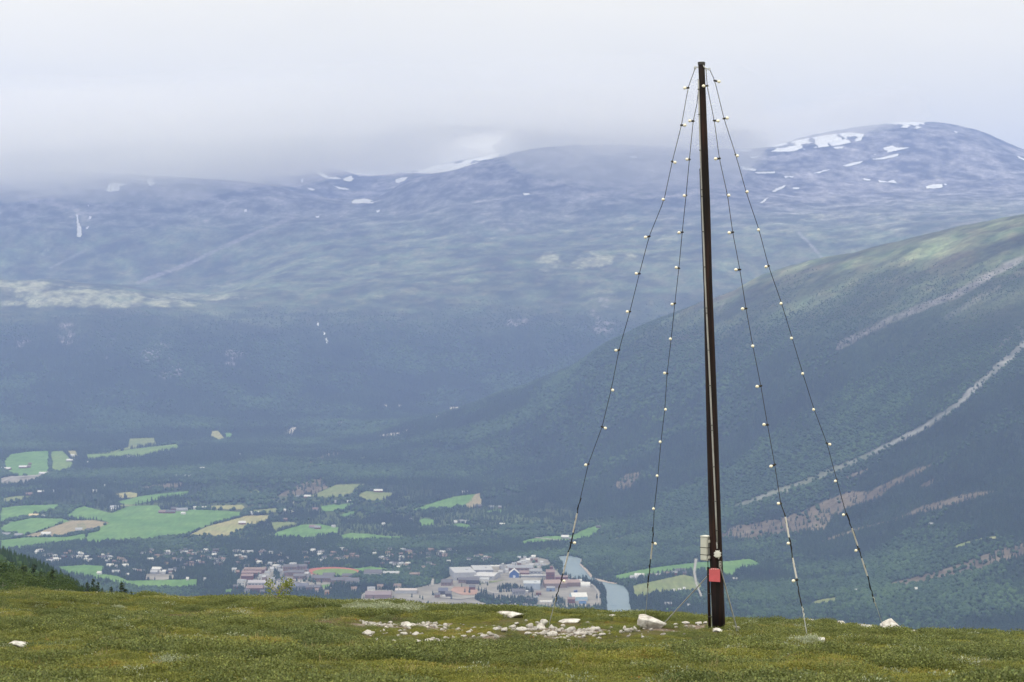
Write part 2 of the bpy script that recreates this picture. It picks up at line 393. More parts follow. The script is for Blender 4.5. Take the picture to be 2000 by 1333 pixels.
lich = blobmask([(40,560,90,16,1.1),(140,582,150,22,1.2),(250,590,110,14,1.0),(330,594,90,8,.9),(430,560,70,8,.6),(390,580,130,9,.8),(20,592,40,8,.9),(60,610,70,10,.4),
                 (1070,512,40,20,.85),(1160,510,50,22,.95),(1240,505,30,16,.7),(950,470,40,14,.55),(1210,455,90,14,.6),(1300,470,60,30,.6),(850,470,120,30,.45),(560,500,160,20,.4),(760,520,200,14,.4),(1040,430,140,26,.45),(420,470,140,18,.35),(1750,350,160,30,.35),(1850,400,100,16,.45),(620,400,160,20,.35),(880,542,40,8,.5),(1400,520,80,40,.45),
                 (1650,420,150,25,.5),(1740,425,60,14,.55),(90,490,60,20,.45),(140,470,50,20,.4),(1500,440,120,30,.45),(700,450,300,60,.25),(1180,560,60,20,.35)], 81, .12, .6)*far
lich = lich*np.clip(.62+.9*fbm(XX/38, YY/60, 3, 83), .1, 1)
C = C*(1-lich[..., None]*.75)+np.array([.40, .41, .28])*lich[..., None]*.75
outc = blobmask([(130,655,26,26,.8),(40,665,30,30,.5),(305,690,40,30,.7),(330,725,30,20,.75),(460,700,30,26,.7),(205,690,30,20,.45),(1010,630,30,10,.7),(1090,632,16,8,.6),
                 (1170,600,40,40,.5),(1180,640,30,30,.45),(250,700,200,60,.25),(1150,600,150,60,.25),(5,755,12,12,.7)], 87, .15, .5, 50, 80)*(DD > 7500)
C = C*(1-outc[..., None]*.7)+np.array([.30, .27, .30])*outc[..., None]*.7
def streak(pl, w, col, s, seed, vs=1., cond=None):
    global C
    d = dline(UU, VT, pl, vs)+w*.55*fbm(XX/60, YY/60, 4, seed, .7)
    m = (1-sst(w*.55, w*1.15, d))*vis*s*np.clip(.75+.6*fbm(XX/30, YY/40, 3, seed+3), 0, 1)
    if cond is not None: m = m*cond
    C = C*(1-m[..., None])+np.array(col)*m[..., None]
near = (DD < 7400); farr = (DD > 8800)
streak([(572,425),(500,455),(430,485),(370,515),(270,552)], 5, (.28,.26,.28), .75, 91, 1.3, farr)
streak([(165,490),(130,508),(98,524)], 3, (.28,.28,.28), .6, 92, 1, farr)
streak([(1560,455),(1580,475),(1605,503)], 3, (.30,.29,.30), .7, 93, 1, farr)
streak([(2060,640),(2000,672),(1950,718),(1900,762),(1870,792),(1800,838),(1740,868),(1690,893),(1630,918),(1570,944),(1500,968),(1440,990)], 8, (.33,.33,.335), .75, 94, 1.2, near)
streak([(1690,893),(1630,918),(1570,944),(1500,968),(1420,992)], 12, (.12,.15,.07), .5, 95, 1.2, near)
streak([(2060,480),(1990,508),(1920,545),(1870,575),(1800,600),(1740,625),(1690,650),(1640,675)], 9, (.26,.24,.26), .6, 96, 1.3, near)
streak([(2060,760),(2000,660),(1990,640),(1940,690)], 4, (.24,.23,.24), .35, 97, 1, near)
streak([(1950,560),(1900,590),(1850,620)], 6, (.24,.22,.24), .3, 98, 1, near)
streak([(1405,605),(1415,590)], 2, (.3,.28,.28), .6, 99, 1, near)
# clear-felled strips, scree and the bare sandy slopes
cutm = np.zeros(HT.shape)
wob = 5*fbm(XX/70, YY/70, 3, 101)
for p in CUTS: cutm = np.maximum(cutm, inpoly(UU+wob, VT+wob*.35, p)*1.)
cutm *= vis & (DD > 3200) & (DD < 9000)
cc = np.array([.155, .128, .098])*(1+.6*n3+.3*n1)
C = C*(1-cutm[..., None]*.85)+cc*cutm[..., None]*.85
scm = np.zeros(HT.shape)
for p in SCREE: scm = np.maximum(scm, inpoly(UU+wob*.5, VT+wob*.2, p)*1.)
scm *= vis & (DD > 3200)
C = C*(1-scm[..., None]*.85)+np.array([.52, .48, .45])*(1+.2*n3)*scm[..., None]*.85
# ground under the houses and between fields: mixed grass
resid = (1-floor_m)*0+inpoly(UU, VT, [(0,1000),(700,960),(1150,1000),(1500,1080),(1500,1180),(900,1200),(0,1200)])*1.
C = C*(1-resid[..., None]*.75)+np.array([.085, .125, .055])*(1+.5*n1)*resid[..., None]*.6
# long pale and brown bands of heath running along the spur's slope
spur = (DD > 4800)*(DD < 7600)*tl
band = fbm(XX/420, (HT-.33*XX)/26, 5, 121, .6)
C = C*(1+np.clip(1.3*band, -.45, .8)*spur)[..., None]
brn = sst(.15, .5, fbm(XX/300, (HT-.33*XX)/40, 4, 127))*spur
C = C*(1-.45*brn[..., None])+np.array([.16, .125, .105])*.45*brn[..., None]
C = np.clip(C, .01, .9)
nv, nu = HT.shape
vid = np.arange(nv*nu).reshape(nv, nu)
fc = np.stack([vid[:-1, :-1], vid[:-1, 1:], vid[1:, 1:], vid[1:, :-1]], -1).reshape(-1, 4)
me = np_mesh('hills', np.stack([XX, YY, HT], -1).reshape(-1, 3), fc, True)
set_attr(me, 'soil', np.concatenate([C.reshape(-1, 3), np.ones((nv*nu, 1))], 1))
m, nt, b = new_mat('mountain_ground')
at = N(nt, 'ShaderNodeAttribute', attribute_name='soil')
nz = noise(nt, .045, 6, .65); rr = ramp(nt, [(.3, (.62, .62, .62)), (.7, (1.38, 1.38, 1.38))]); nt.links.new(nz.outputs[0], rr.inputs[0])
nt.links.new(mix(nt, at.outputs['Color'], rr.outputs[0], 1., 'MULTIPLY'), b.inputs['Base Color'])
bp = N(nt, 'ShaderNodeBump'); bp.inputs['Strength'].default_value = .5; bp.inputs['Distance'].default_value = 12
nt.links.new(nz.outputs[0], bp.inputs['Height']); nt.links.new(bp.outputs[0], b.inputs['Normal'])
b.inputs['Roughness'].default_value = .95; b.inputs['Specular IOR Level'].default_value = .1
hills = obj('hills', me, m); tag(hills, kind='structure')

# ------------------------------------------------------------------ sheets draped over the far terrain
def drape(name, poly, mat, lift=1.2, kind='structure', step=3.0, jit=.0, Dmin=3210., thick=None, ragged=0):
    P = []
    n = len(poly)
    for i in range(n):
        a = poly[i]; c = poly[(i+1) % n]; L = math.hypot(c[0]-a[0], (c[1]-a[1])); k = max(1, int(L/step))
        for j in range(k):
            t = j/k; P.append((a[0]+(c[0]-a[0])*t+random.uniform(-jit, jit), a[1]+(c[1]-a[1])*t+random.uniform(-jit, jit)*.4))
    us = [p[0] for p in P]; vs = [p[1] for p in P]
    pts = []
    for u, v in P:
        D = hit(u, v, Dmin); pts.append(Vector(((u-U0)/F*D, D)))
    ne = len(pts)
    gu = np.arange(min(us)+step, max(us), step*1.4); gv = np.arange(min(vs)+step*.35, max(vs), max(step*.5, 1.0))
    if len(gu) and len(gv):
        A, B = np.meshgrid(gu, gv); ins = inpoly(A, B, P)
        for u, v in zip(A[ins], B[ins]):
            D = hit(u, v, Dmin); pts.append(Vector(((u-U0)/F*D, D)))
    if len(pts) < 3: return None
    V, E, Fc, *_ = delaunay_2d_cdt(pts, [(i, (i+1) % ne) for i in range(ne)], [], 1, 1e-3)
    xy = np.array([(p.x, p.y) for p in V]); z = ground(xy[:, 0], xy[:, 1])+lift
    if ragged:
        cx = np.array([xy[list(f)].mean(0) for f in Fc]); q = fbm(cx[:, 0]/70, cx[:, 1]/160, 3, 140)
        Fc = [f for f, t in zip(Fc, q) if t > -ragged]
    if not len(Fc): return None
    me = np_mesh(name, np.column_stack([xy, z]), [list(f) for f in Fc if len(f) == 3], True)
    me.materials.append(mat)
    # face up
    if me.polygons[0].normal.z < 0: me.flip_normals()
    o = obj(name, me); tag(o, kind=kind); return o
def field_mat(name, c, c2):
    m, nt, b = new_mat(name)
    n = noise(nt, .012, 5, .6); n2 = noise(nt, .12, 4, .65, stretch=(1, .12, 1))
    r = ramp(nt, [(.35, c), (.68, c2)]); nt.links.new(n.outputs[0], r.inputs[0])
    r2 = ramp(nt, [(.3, (.75,)*3), (.7, (1.2,)*3)]); nt.links.new(n2.outputs[0], r2.inputs[0])
    nt.links.new(mix(nt, r.outputs[0], r2.outputs[0], 1., 'MULTIPLY'), b.inputs['Base Color']); b.inputs['Roughness'].default_value = .95
    b.inputs['Specular IOR Level'].default_value = .1
    return m
FM = {GREEN: field_mat('meadow_green', (.085, .185, .052), (.14, .25, .08)), LIME: field_mat('meadow_pale', (.12, .20, .055), (.17, .24, .08)),
      OLIVE: field_mat('meadow_olive', (.14, .19, .07), (.20, .22, .10)), TAN: field_mat('stubble', (.30, .27, .14), (.25, .27, .12)),
      BROWN: field_mat('ploughed', (.24, .21, .13), (.30, .25, .16))}
for k, p in FIELDS: drape('field', p, FM[k], 1.4, jit=.8)
water_m, nt, b = new_mat('river_water')
n = noise(nt, .02, 4, .6, stretch=(1, .4, 1)); r = ramp(nt, [(.3, (.13, .20, .24)), (.7, (.18, .25, .28))])
nt.links.new(n.outputs[0], r.inputs[0]); nt.links.new(r.outputs[0], b.inputs['Base Color']); b.inputs['Roughness'].default_value = .25
n2 = noise(nt, .35, 3, .6, stretch=(1, .5, 1)); bp = N(nt, 'ShaderNodeBump'); bp.inputs['Strength'].default_value = .3; bp.inputs['Distance'].default_value = .5
nt.links.new(n2.outputs[0], bp.inputs['Height']); nt.links.new(bp.outputs[0], b.inputs['Normal'])
yard_m = simple('yard_gravel', (.215, .205, .19), .95, .35, .02, coord='pos')
sand_m = simple('river_sand', (.33, .28, .24), .95, .2, .03, coord='pos')
road_m = simple('road_asphalt', (.30, .29, .28), .9, .12, .05, coord='pos')
red_m = simple('running_track', (.33, .10, .07), .85, .15, .05, coord='pos')
snow_m = simple('snow', (.74, .76, .79), .6, .16, .02, coord='pos')
drape('river', RIVER, water_m, 1.3, step=4)
for p in BARS: drape('river_bank', p, sand_m, 1.9)
for nme, p in GRAVEL: drape('gravel_yard', p, yard_m, 1.3, step=4, jit=.6)
drape('running_track', oval, red_m, 2.2, step=3); drape('playing_field', oval_in, FM[LIME], 2.8, step=3)
drape('gravel_yard', cs((180,440),(330,440),(420,470),(400,520),(260,520),(150,480)), simple('reddish_earth', (.30, .19, .15), .95, .3, .03, coord='pos'), 1.9, jit=.4)
drape('field', cs((380,400),(640,378),(700,372),(560,400),(430,412)), FM[OLIVE], 2.0)
drape('field', cs((1120,195),(1150,200),(1200,260),(1215,310),(1180,270)), FM[OLIVE], 2.0)
def ribbon(pl, w0, w1=None):
    w1 = w1 or w0; n = len(pl); L = []; Rr = []
    for i, (x, y) in enumerate(pl):
        a = pl[max(i-1, 0)]; c = pl[min(i+1, n-1)]; dx, dy = c[0]-a[0], c[1]-a[1]; l = math.hypot(dx, dy) or 1
        w = (w0+(w1-w0)*i/(n-1))/2; L.append((x-dy/l*w, y+dx/l*w)); Rr.append((x+dy/l*w, y-dx/l*w))
    return L+Rr[::-1]
for pl, w0, w1 in [(c5((170,125),(160,200),(172,265),(200,335)), 5, 3.5),
                   (cs((1110,180),(1180,240),(1225,300),(1380,372),(1540,425),(1590,490),(1600,600)), 2.2, 3),
                   (cs((0,540),(250,560),(400,540)), 2, 2), (cs((420,450),(560,500),(620,500)), 2.4, 2.4), (cs((440,330),(700,320),(760,330)), 1.6, 1.6),
                   (ct((560,290),(700,330),(880,380)), 2.5, 3), (ct((340,90),(400,210),(410,260)), 1.5, 2), (ct((780,85),(1100,80)), 1.5, 1.5),
                   (ct((1930,300),(1925,360)), 4.5, 5.5), (ct((750,255),(960,280),(1200,290)), 1.6, 1.6),
                   (c7((1230,775),(1300,780),(1430,795)), 1.2, 1.2), (c7((840,850),(760,855),(740,870)), 1.2, 1), (c6((1650,560),(1640,575),(1620,620),(1640,640)), 1.2, 1.2),
                   (c6((1700,805),(1790,806)), 1.1, 1.1), (c6((0,470),(60,440),(260,425)), 3, 2), (c5((370,225),(365,245),(385,262)), 1.6, 1.6)]:
    drape('road', ribbon(pl, w0, w1), road_m, 2.4, step=3)
SNOW = [c for c in [
 [(206,374),(214,362),(222,359),(246,361),(234,366),(233,374),(215,377)], [(286,352),(296,349),(303,362),(292,365)], [(266,352),(284,351),(282,354),(268,355)],
 [(419,341),(428,339),(430,348),(421,349)],
 [(148,420),(152,422),(154,436),(158,445),(160,455),(158,465),(150,464),(151,445)], [(174,424),(178,425),(178,430),(174,430)], [(168,446),(174,444),(172,449),(167,449)], [(170,402),(175,402),(173,406)],
 [(601,325),(620,333),(633,341),(642,348),(655,347),(668,351),(652,352),(636,350),(620,341)], [(670,351),(690,343),(706,341),(704,346),(690,354),(682,356),(672,354)],
 [(650,364),(665,368),(688,371),(686,373),(662,371)], [(686,396),(692,392),(715,390),(731,394),(728,399),(700,400),(688,399)],
 [(587,351),(592,351),(592,359),(588,358)], [(600,368),(615,371),(612,374),(602,371)], [(773,352),(785,348),(796,348),(790,355),(778,359),(770,357)],
 [(780,339),(810,334),(850,325),(900,317),(950,305),(1005,295),(1040,288),(1018,297),(975,308),(930,321),(895,332),(868,338),(840,341),(820,340)],
 [(734,413),(742,412),(741,416),(735,417)], [(477,411),(482,411),(482,416),(476,416)], [(617,424),(624,424),(623,427),(617,427)], [(1022,379),(1034,379),(1036,382),(1024,384)], [(1228,307),(1240,306),(1244,310),(1236,311)],
 [(1495,290),(1520,284),(1560,275),(1610,266),(1660,260),(1688,264),(1682,276),(1640,285),(1590,291),(1540,298),(1505,298),(1520,290)],
 [(1733,243),(1750,240),(1780,240),(1806,241),(1804,250),(1790,253),(1770,251),(1740,250)],
 [(1706,302),(1722,291),(1745,286),(1750,290),(1776,290),(1750,296),(1722,303),(1708,304)], [(1702,313),(1725,309),(1756,301),(1752,307),(1725,313)],
 [(1645,326),(1665,320),(1686,316),(1680,321),(1655,327)], [(1590,340),(1610,334),(1622,333),(1600,340)],
 [(1447,326),(1460,330),(1478,332),(1474,336),(1450,333)], [(1474,338),(1514,337),(1512,340),(1480,341)], [(1508,376),(1516,370),(1535,363),(1530,369),(1512,377)],
 [(1484,398),(1492,392),(1500,387),(1497,393),(1488,399)], [(1548,368),(1562,368),(1560,371),(1550,371)], [(1532,346),(1550,346),(1546,349),(1534,349)],
 [(1716,354),(1735,357),(1745,353),(1752,360),(1740,358),(1718,358)], [(1684,350),(1700,352),(1698,355),(1688,353)],
 [(1808,366),(1822,362),(1848,361),(1846,367),(1828,370),(1810,370)], [(1988,306),(2004,314),(2002,316),(1990,310)], [(1440,294),(1470,294),(1465,298),(1445,298)], [(1456,307),(1480,308),(1474,311),(1460,311)],
 [(1628,289),(1648,288),(1645,292),(1630,292)], [(1862,258),(1872,259),(1868,262)],
 [(619,630),(621.5,632),(623,640),(620.5,638)], [(631,650),(634.5,653),(640,668),(640,676),(635,664)]]]
for p in SNOW:
    o = drape('snow', p, snow_m, 5.0, step=2.2, jit=1.0, Dmin=8600., ragged=.22 if len(p) > 5 else .5)

# ------------------------------------------------------------------ scattering (only for stuff nobody could count)
def scatter(name, pts, rots, scls, protos, label, cat='plants'):
    me = bpy.data.meshes.new(name+'_points'); me.vertices.add(len(pts)); me.vertices.foreach_set('co', np.asarray(pts, np.float32).ravel())
    set_attr(me, 'prot', np.column_stack([np.zeros((len(pts), 2)), rots]), 'FLOAT_VECTOR'); set_attr(me, 'pscl', scls, 'FLOAT_VECTOR')
    o = obj(name, me); tag(o, label, cat, None, 'stuff')
    ng = bpy.data.node_groups.new(name+'_nodes', 'GeometryNodeTree')
    ng.interface.new_socket('Geometry', in_out='INPUT', socket_type='NodeSocketGeometry'); ng.interface.new_socket('Geometry', in_out='OUTPUT', socket_type='NodeSocketGeometry')
    gi = ng.nodes.new('NodeGroupInput'); go = ng.nodes.new('NodeGroupOutput'); ip = ng.nodes.new('GeometryNodeInstanceOnPoints'); jn = ng.nodes.new('GeometryNodeJoinGeometry')
    for p in protos:
        oi = ng.nodes.new('GeometryNodeObjectInfo'); oi.inputs['Object'].default_value = p; oi.inputs['As Instance'].default_value = True
        ng.links.new(oi.outputs['Geometry'], jn.inputs[0])
    a1 = ng.nodes.new('GeometryNodeInputNamedAttribute'); a1.data_type = 'FLOAT_VECTOR'; a1.inputs['Name'].default_value = 'prot'
    a2 = ng.nodes.new('GeometryNodeInputNamedAttribute'); a2.data_type = 'FLOAT_VECTOR'; a2.inputs['Name'].default_value = 'pscl'
    ng.links.new(gi.outputs[0], ip.inputs['Points']); ng.links.new(jn.outputs[0], ip.inputs['Instance']); ip.inputs['Pick Instance'].default_value = True
    ng.links.new(a1.outputs[0], ip.inputs['Rotation']); ng.links.new(a2.outputs[0], ip.inputs['Scale']); ng.links.new(ip.outputs[0], go.inputs[0])
    md = o.modifiers.new('scatter', 'NODES'); md.node_group = ng
    return o
def proto(name, me, mat):
    me.materials.append(mat); return bpy.data.objects.new(name, me)       # source shape only, never linked to the scene
def far_conifer(seed):
    r = random.Random(seed); V = []; Fs = []
    lev = [(0, 1.9, 4.6), (2.8, 1.55, 6.8), (5.6, .95, 9.6)]
    for z0, rad, z1 in lev:
        n = 8; base = len(V)
        for k in range(n):
            a = 2*math.pi*k/n+r.random()*.4; q = rad*r.uniform(.7, 1.2); V.append((q*math.cos(a), q*math.sin(a), z0+r.uniform(-.1, .6)))
        V.append((r.uniform(-.2, .2), r.uniform(-.2, .2), z1+r.uniform(-.5, .5)))
        for k in range(n): Fs.append((base+k, base+(k+1) % n, base+n))
    me = np_mesh('c', V, Fs); set_attr(me, 'tint', np.ones((len(V), 4))); return me
def far_round(seed, W=3.0, H=7.0):
    bm = bmesh.new(); bmesh.ops.create_icosphere(bm, subdivisions=2, radius=1); r = random.Random(seed)
    V = np.array([v.co[:] for v in bm.verts]); Fs = [[v.index for v in f.verts] for f in bm.faces]; bm.free()
    nz = 1+.32*fbm(V[:, 0]*1.7+seed*9, V[:, 1]*1.7+V[:, 2]*2.3, 2, seed)+rng.uniform(-.12, .12, len(V))
    V = V*nz[:, None]*np.array([W, W, H/2])+np.array([0, 0, H*.52])
    me = np_mesh('r', V, Fs); set_attr(me, 'tint', np.column_stack([np.repeat(rng.uniform(.75, 1.2, (len(V), 1)), 3, 1), np.ones(len(V))])); return me
con_m = foliage('valley_spruce', [(0, (.005, .016, .014)), (.5, (.013, .034, .022)), (1, (.030, .064, .030))], .006)
bir_m = foliage('valley_birch', [(0, (.010, .032, .018)), (.5, (.026, .062, .028)), (1, (.058, .112, .038))], .006)
cons = [proto('far_spruce', far_conifer(i), con_m) for i in range(4)]
birs = [proto('far_birch', far_round(i, 2.7, 6.5), bir_m) for i in range(4)]
def forest_points(n, D0, D1, u0=-120, u1=2120):
    D = np.sqrt(rng.uniform(D0**2, D1**2, n)); u = rng.uniform(u0, u1, n); z = tab(HT, u, D)
    v = V0-F*z/D; vt = V0-F*(z+11)/D
    c = tab(cm, u, D); ok = vt <= c+1
    u_, v_, D_, z_ = u[ok], v[ok], D[ok], z[ok]
    x = (u_-U0)/F*D_; w = 3*fbm(x/60, D_/60, 2, 5)
    keep = np.ones(len(u_), bool)
    for _, p in FIELDS: keep &= ~inpoly(u_, v_, p)
    for p in [RIVER, oval]+BARS: keep &= ~inpoly(u_, v_, p)
    grp = np.zeros(len(u_), bool)
    for p in GROVES: grp |= inpoly(u_+w*.5, v_+w*.2, p)
    for k, (nm, p) in enumerate(GRAVEL): keep &= ~(inpoly(u_, v_, p) & ~grp & (rng.random(len(u_)) > (.006, .05, .02, 0, .01, .05)[k]))
    cut = np.zeros(len(u_), bool)
    for p in CUTS: cut |= inpoly(u_+w, v_+w*.35, p)
    for p in SCREE: cut |= inpoly(u_+w, v_+w*.35, p)
    scree = dline(u_, v_, [(2060,640),(2000,672),(1950,718),(1900,762),(1870,792),(1800,838),(1740,868),(1690,893),(1630,918),(1570,944),(1500,968),(1440,990)], 1.2) < 6
    keep &= ~((cut & (rng.random(len(u_)) > .16)) | (scree & (D_ < 7400) & (rng.random(len(u_)) > .10)))
    # houses' quarter and open farmland: thinner
    res = inpoly(u_, v_, [(60,1078),(900,1075),(905,1110),(640,1108),(250,1112),(100,1110)])
    keep &= ~(res & (rng.random(len(u_)) > .86))
    open_ = inpoly(u_, v_, [(0,960),(560,940),(980,955),(1180,1010),(1180,1050),(0,1060)]) & (vnoise(x/70, D_/70, 33) < .12)
    keep &= ~(open_ & (rng.random(len(u_)) > .18))
    for pl, w0 in ((c5((170,125),(160,200),(172,265),(200,335)), 5), (ct((1930,300),(1925,360)), 5)): keep &= dline(u_, v_, pl) > w0
    keep &= z_+70*fbm(x/700, D_/700, 3, 61)+90*fbm(x/150, D_/150, 3, 62)+np.where(D_ < 7600, 120, 220)*rng.random(len(u_))-np.where(D_ < 7600, 90*sst(1300, 1800, u_), 0) < 60
    P = np.column_stack([x, D_, z_-.4])[keep]
    return P, v_[keep]
HOUSE_XY = []
def add_forest(D0, D1, n, s, name, label):
    P, v = forest_points(n, D0, D1)
    mixn = fbm(P[:, 0]/260, P[:, 1]/260, 3, 15)+rng.uniform(-.25, .25, len(P))
    isc = mixn > -.05
    hs = rng.uniform(.7, 1.25, len(P))*s*np.clip(1-(P[:, 2]+260)/380, .32, 1)
    for msk, pr, nm, lb in ((isc, cons, 'conifer_forest', label[0]), (~isc, birs, 'birch_forest', label[1])):
        k = msk.sum(); w = rng.uniform(.85, 1.3, k)
        if nm[0] == 'b': w = w*1.15
        scatter(nm, P[msk], rng.uniform(0, 6.28, k), np.column_stack([hs[msk]*w, hs[msk]*w, hs[msk]]), pr, lb, 'forest')
add_forest(3210, 5300, 150000, 1.05, 'f', ('dark spruce forest covering the near valley floor and lower slopes', 'lighter birch woods mixed through the near valley floor'))
add_forest(5300, 7400, 130000, 1.45, 'f', ('spruce forest on the mid distance slopes and the spur', 'birch woods on the mid distance slopes and the spur'))
add_forest(7400, 11200, 190000, 1.6, 'f', ('hazy spruce forest on the far mountain side', 'hazy birch forest on the far mountain side'))
# near shoulder of the hill at the left edge
n = 9000; D = rng.uniform(650, 1150, n); u = rng.uniform(-500, 260, n); z = tab(HT, u, D)
P = np.column_stack([(u-U0)/F*D, D, z-.3]); mk = rng.random(n) < .45
scatter('birch_forest', P[~mk], rng.uniform(0, 6.28, (~mk).sum()), np.repeat(rng.uniform(.6, 1.1, ((~mk).sum(), 1)), 3, 1), birs, 'dark wooded shoulder of the hill at the left edge', 'forest')
scatter('conifer_forest', P[mk], rng.uniform(0, 6.28, mk.sum()), np.repeat(rng.uniform(.6, 1.1, (mk.sum(), 1)), 3, 1), cons, 'spruces on the wooded shoulder at the left edge', 'forest')
# ------------------------------------------------------------------ buildings
PAINT = {}
def paint(c, rough=.8):
    if c not in PAINT: PAINT[c] = simple('wall_paint' if rough > .5 else 'sheet_metal', c, rough, .12, .25, coord='obj')
    return PAINT[c]
WH=(.56,.56,.56); CR=(.46,.43,.36); RD=(.15,.062,.055); DK=(.07,.06,.065); GY=(.24,.25,.28); LG=(.36,.37,.40); SL=(.105,.105,.125); BR=(.20,.14,.12); BL=(.05,.11,.30); PK=(.21,.16,.145); YE=(.55,.46,.28); RB=(.22,.16,.16)
def mesh_from(bm):
    bmesh.ops.recalc_face_normals(bm, faces=bm.faces); me = bpy.data.meshes.new('m'); bm.to_mesh(me); bm.free(); return me
def wall_mesh(w, d, h, rh, kind):
    bm = bmesh.new(); 
    if kind == 'gable' and rh > 0:                       # ridge along x
        P = [(-w/2,-d/2,0),(w/2,-d/2,0),(w/2,d/2,0),(-w/2,d/2,0),(-w/2,-d/2,h),(w/2,-d/2,h),(w/2,d/2,h),(-w/2,d/2,h),(-w/2,0,h+rh),(w/2,0,h+rh)]
        v = [bm.verts.new(p) for p in P]
        for f in ((0,1,5,4),(2,3,7,6),(1,2,6,9,5),(3,0,4,8,7),(4,5,9,8),(6,7,8,9),(3,2,1,0)): bm.faces.new([v[i] for i in f])
    else: box(bm, (0, 0, h/2), (w, d, h))
    return mesh_from(bm)
def roof_mesh(w, d, h, rh, kind, ov=.5, th=.35):
    bm = bmesh.new()
    if kind == 'gable':
        s = (rh)/(d/2); e = h-ov*s
        for sg in (-1, 1):
            a = [(-w/2-ov, sg*(d/2+ov), e+.05), (w/2+ov, sg*(d/2+ov), e+.05), (w/2+ov, 0, h+rh+.05), (-w/2-ov, 0, h+rh+.05)]
            lo = [bm.verts.new(p) for p in a]; hi = [bm.verts.new((p[0], p[1], p[2]+th)) for p in a]
            bm.faces.new(lo); bm.faces.new(hi)
            for i in range(4): bm.faces.new((lo[i], lo[(i+1) % 4], hi[(i+1) % 4], hi[i]))
    elif kind == 'flat':
        box(bm, (0, 0, h+.2), (w+.6, d+.6, .4)); box(bm, (w*.2, 0, h+1.0), (min(w*.2, 5), min(d*.3, 5), 1.2))
    elif kind == 'arch':
        n = 8; rr = []
        for x in (-w/2-.3, w/2+.3):
            rr.append([bm.verts.new((x, -math.cos(math.pi*k/n)*(d/2+.3), h+.02+math.sin(math.pi*k/n)*rh)) for k in range(n+1)])
        for k in range(n): bm.faces.new((rr[0][k], rr[1][k], rr[1][k+1], rr[0][k+1]))
        bm.faces.new(rr[0]); bm.faces.new(rr[1]); bm.faces.new((rr[0][0], rr[1][0], rr[1][-1], rr[0][-1]))
    return mesh_from(bm)
def building(name, label, cat, u, v, w, d, h, rh, wall, roof, kind='gable', rot=0, turn=False, group=None, wins=0, doors=0, doorc=DK, dw=4, dh=4, Dmin=3210.):
    """w is read off the photo in pixels at the building's own distance; turn: gable towards the viewer"""
    p = world(u, v, Dmin); W = w*p.y/F
    if turn: W, d = d, W
    o = empty(name, p+Vector((0, d/2 if not turn else W/2, .9)), rot+(math.pi/2 if turn else 0))
    tag(o, label, cat, group)
    obj('wall', wall_mesh(W, d, h, rh if kind == 'gable' else 0, kind), paint(wall), o)
    obj('roof', roof_mesh(W, d, h, rh, kind), paint(roof), o)
    fw, fd = (W, d) if not turn else (d, W)
    def front(x, z, sx, sz, nm, c):
        bm = bmesh.new(); r = Matrix.Rotation(-math.pi/2, 3, 'Z') if turn else None
        q = Vector((x, -fd/2-.03, z)); q = (r @ q) if r else q
        box(bm, q, (sx, .12, sz) if not turn else (.12, sx, sz))
        obj(nm, mesh_from(bm), paint(c), o)
    for k in range(doors): front(fw*(-.42+.84*(k+.5)/max(doors, 1)), dh/2+.1, dw, dh, 'door', doorc)
    for k in range(wins): front(fw*(-.45+.9*(k+.5)/wins), h*.62, fw/wins*.55, min(1.6, h*.3), 'window', (.04,.05,.07))
    return o
B = building
RV_ = 'beside the river works'
# the works by the river (crop coordinates x/5+850, y/5+1060)
def b5(name, label, x, y, w, d, h, rh, wall, roof, kind='gable', cat='building', **k): return B(name, label, cat, 850+x/5, 1060+y/5, w/5, d, h, rh, wall, roof, kind, **k)
b5('warehouse', 'long pale grey factory hall with a row of dark loading doors', 262, 372, 210, 90, 15, 0, LG, LG, 'flat', rot=R(9), doors=6, dw=4.5, dh=5)
b5('warehouse', 'long grey roofed hall running right behind the factory with loading doors', 455, 330, 190, 75, 12, 0, GY, LG, 'flat', rot=R(6))
b5('warehouse', 'wide pale hall with ridged sheet roof in the middle of the works', 505, 372, 200, 60, 8, 3, LG, (.45,.45,.47), 'gable', rot=R(-12), wins=5)
b5('factory_hall', 'low dark grey hall in front of the pale factory', 262, 402, 75, 25, 7, 3, BR, SL, 'gable', wins=3)
b5('factory_hall', 'dark roofed brown hall between the factory and the white shed', 370, 412, 125, 30, 8, 4, DK, SL, 'gable', wins=4, rot=R(-6))
b5('shed', 'white fronted long shed beside the dark roofed hall', 462, 405, 120, 25, 8, 2.5, WH, LG, 'gable', doors=3, doorc=GY)
b5('tank_building', 'white block standing tall behind the factory halls', 578, 270, 96, 20, 7, 0, CR, WH, 'flat')
b5('silo_tower', 'slim pale tower beside the white block', 660, 292, 20, 8, 17, 0, LG, WH, 'flat', cat='tower')
b5('silo_tower', 'second slim pale tower right of the white block', 682, 288, 14, 7, 14, 0, (.62,.64,.66), LG, 'flat', cat='tower')
b5('blue_hall', 'blue hall with a bright white gabled roof in the works', 771, 350, 92, 24, 9, 8, BL, WH, 'gable', turn=True, doors=1, doorc=(.55,.6,.7), dw=5, dh=5)
b5('warehouse', 'grey low hall behind the blue hall', 830, 290, 250, 40, 8, 3, BR, GY, 'gable', wins=6)
b5('warehouse', 'red brown low hall right of the blue hall', 870, 330, 90, 25, 6, 3, RD, RB, 'gable')
b5('warehouse', 'pale hall with grey roof above the gravel yard', 980, 322, 120, 30, 8, 3, LG, GY, 'gable', wins=3)
b5('covered_conveyor', 'long thin white roofed walkway crossing above the yard', 960, 345, 330, 4, 4, 1, GY, WH, 'gable')
b5('plant_building', 'dark red processing building beside the river', 1125, 372, 85, 25, 16, 4, RD, RB, 'gable', wins=2)
b5('plant_building', 'tall narrow red tower of the processing works', 1135, 345, 30, 10, 22, 0, RD, RB, 'flat')
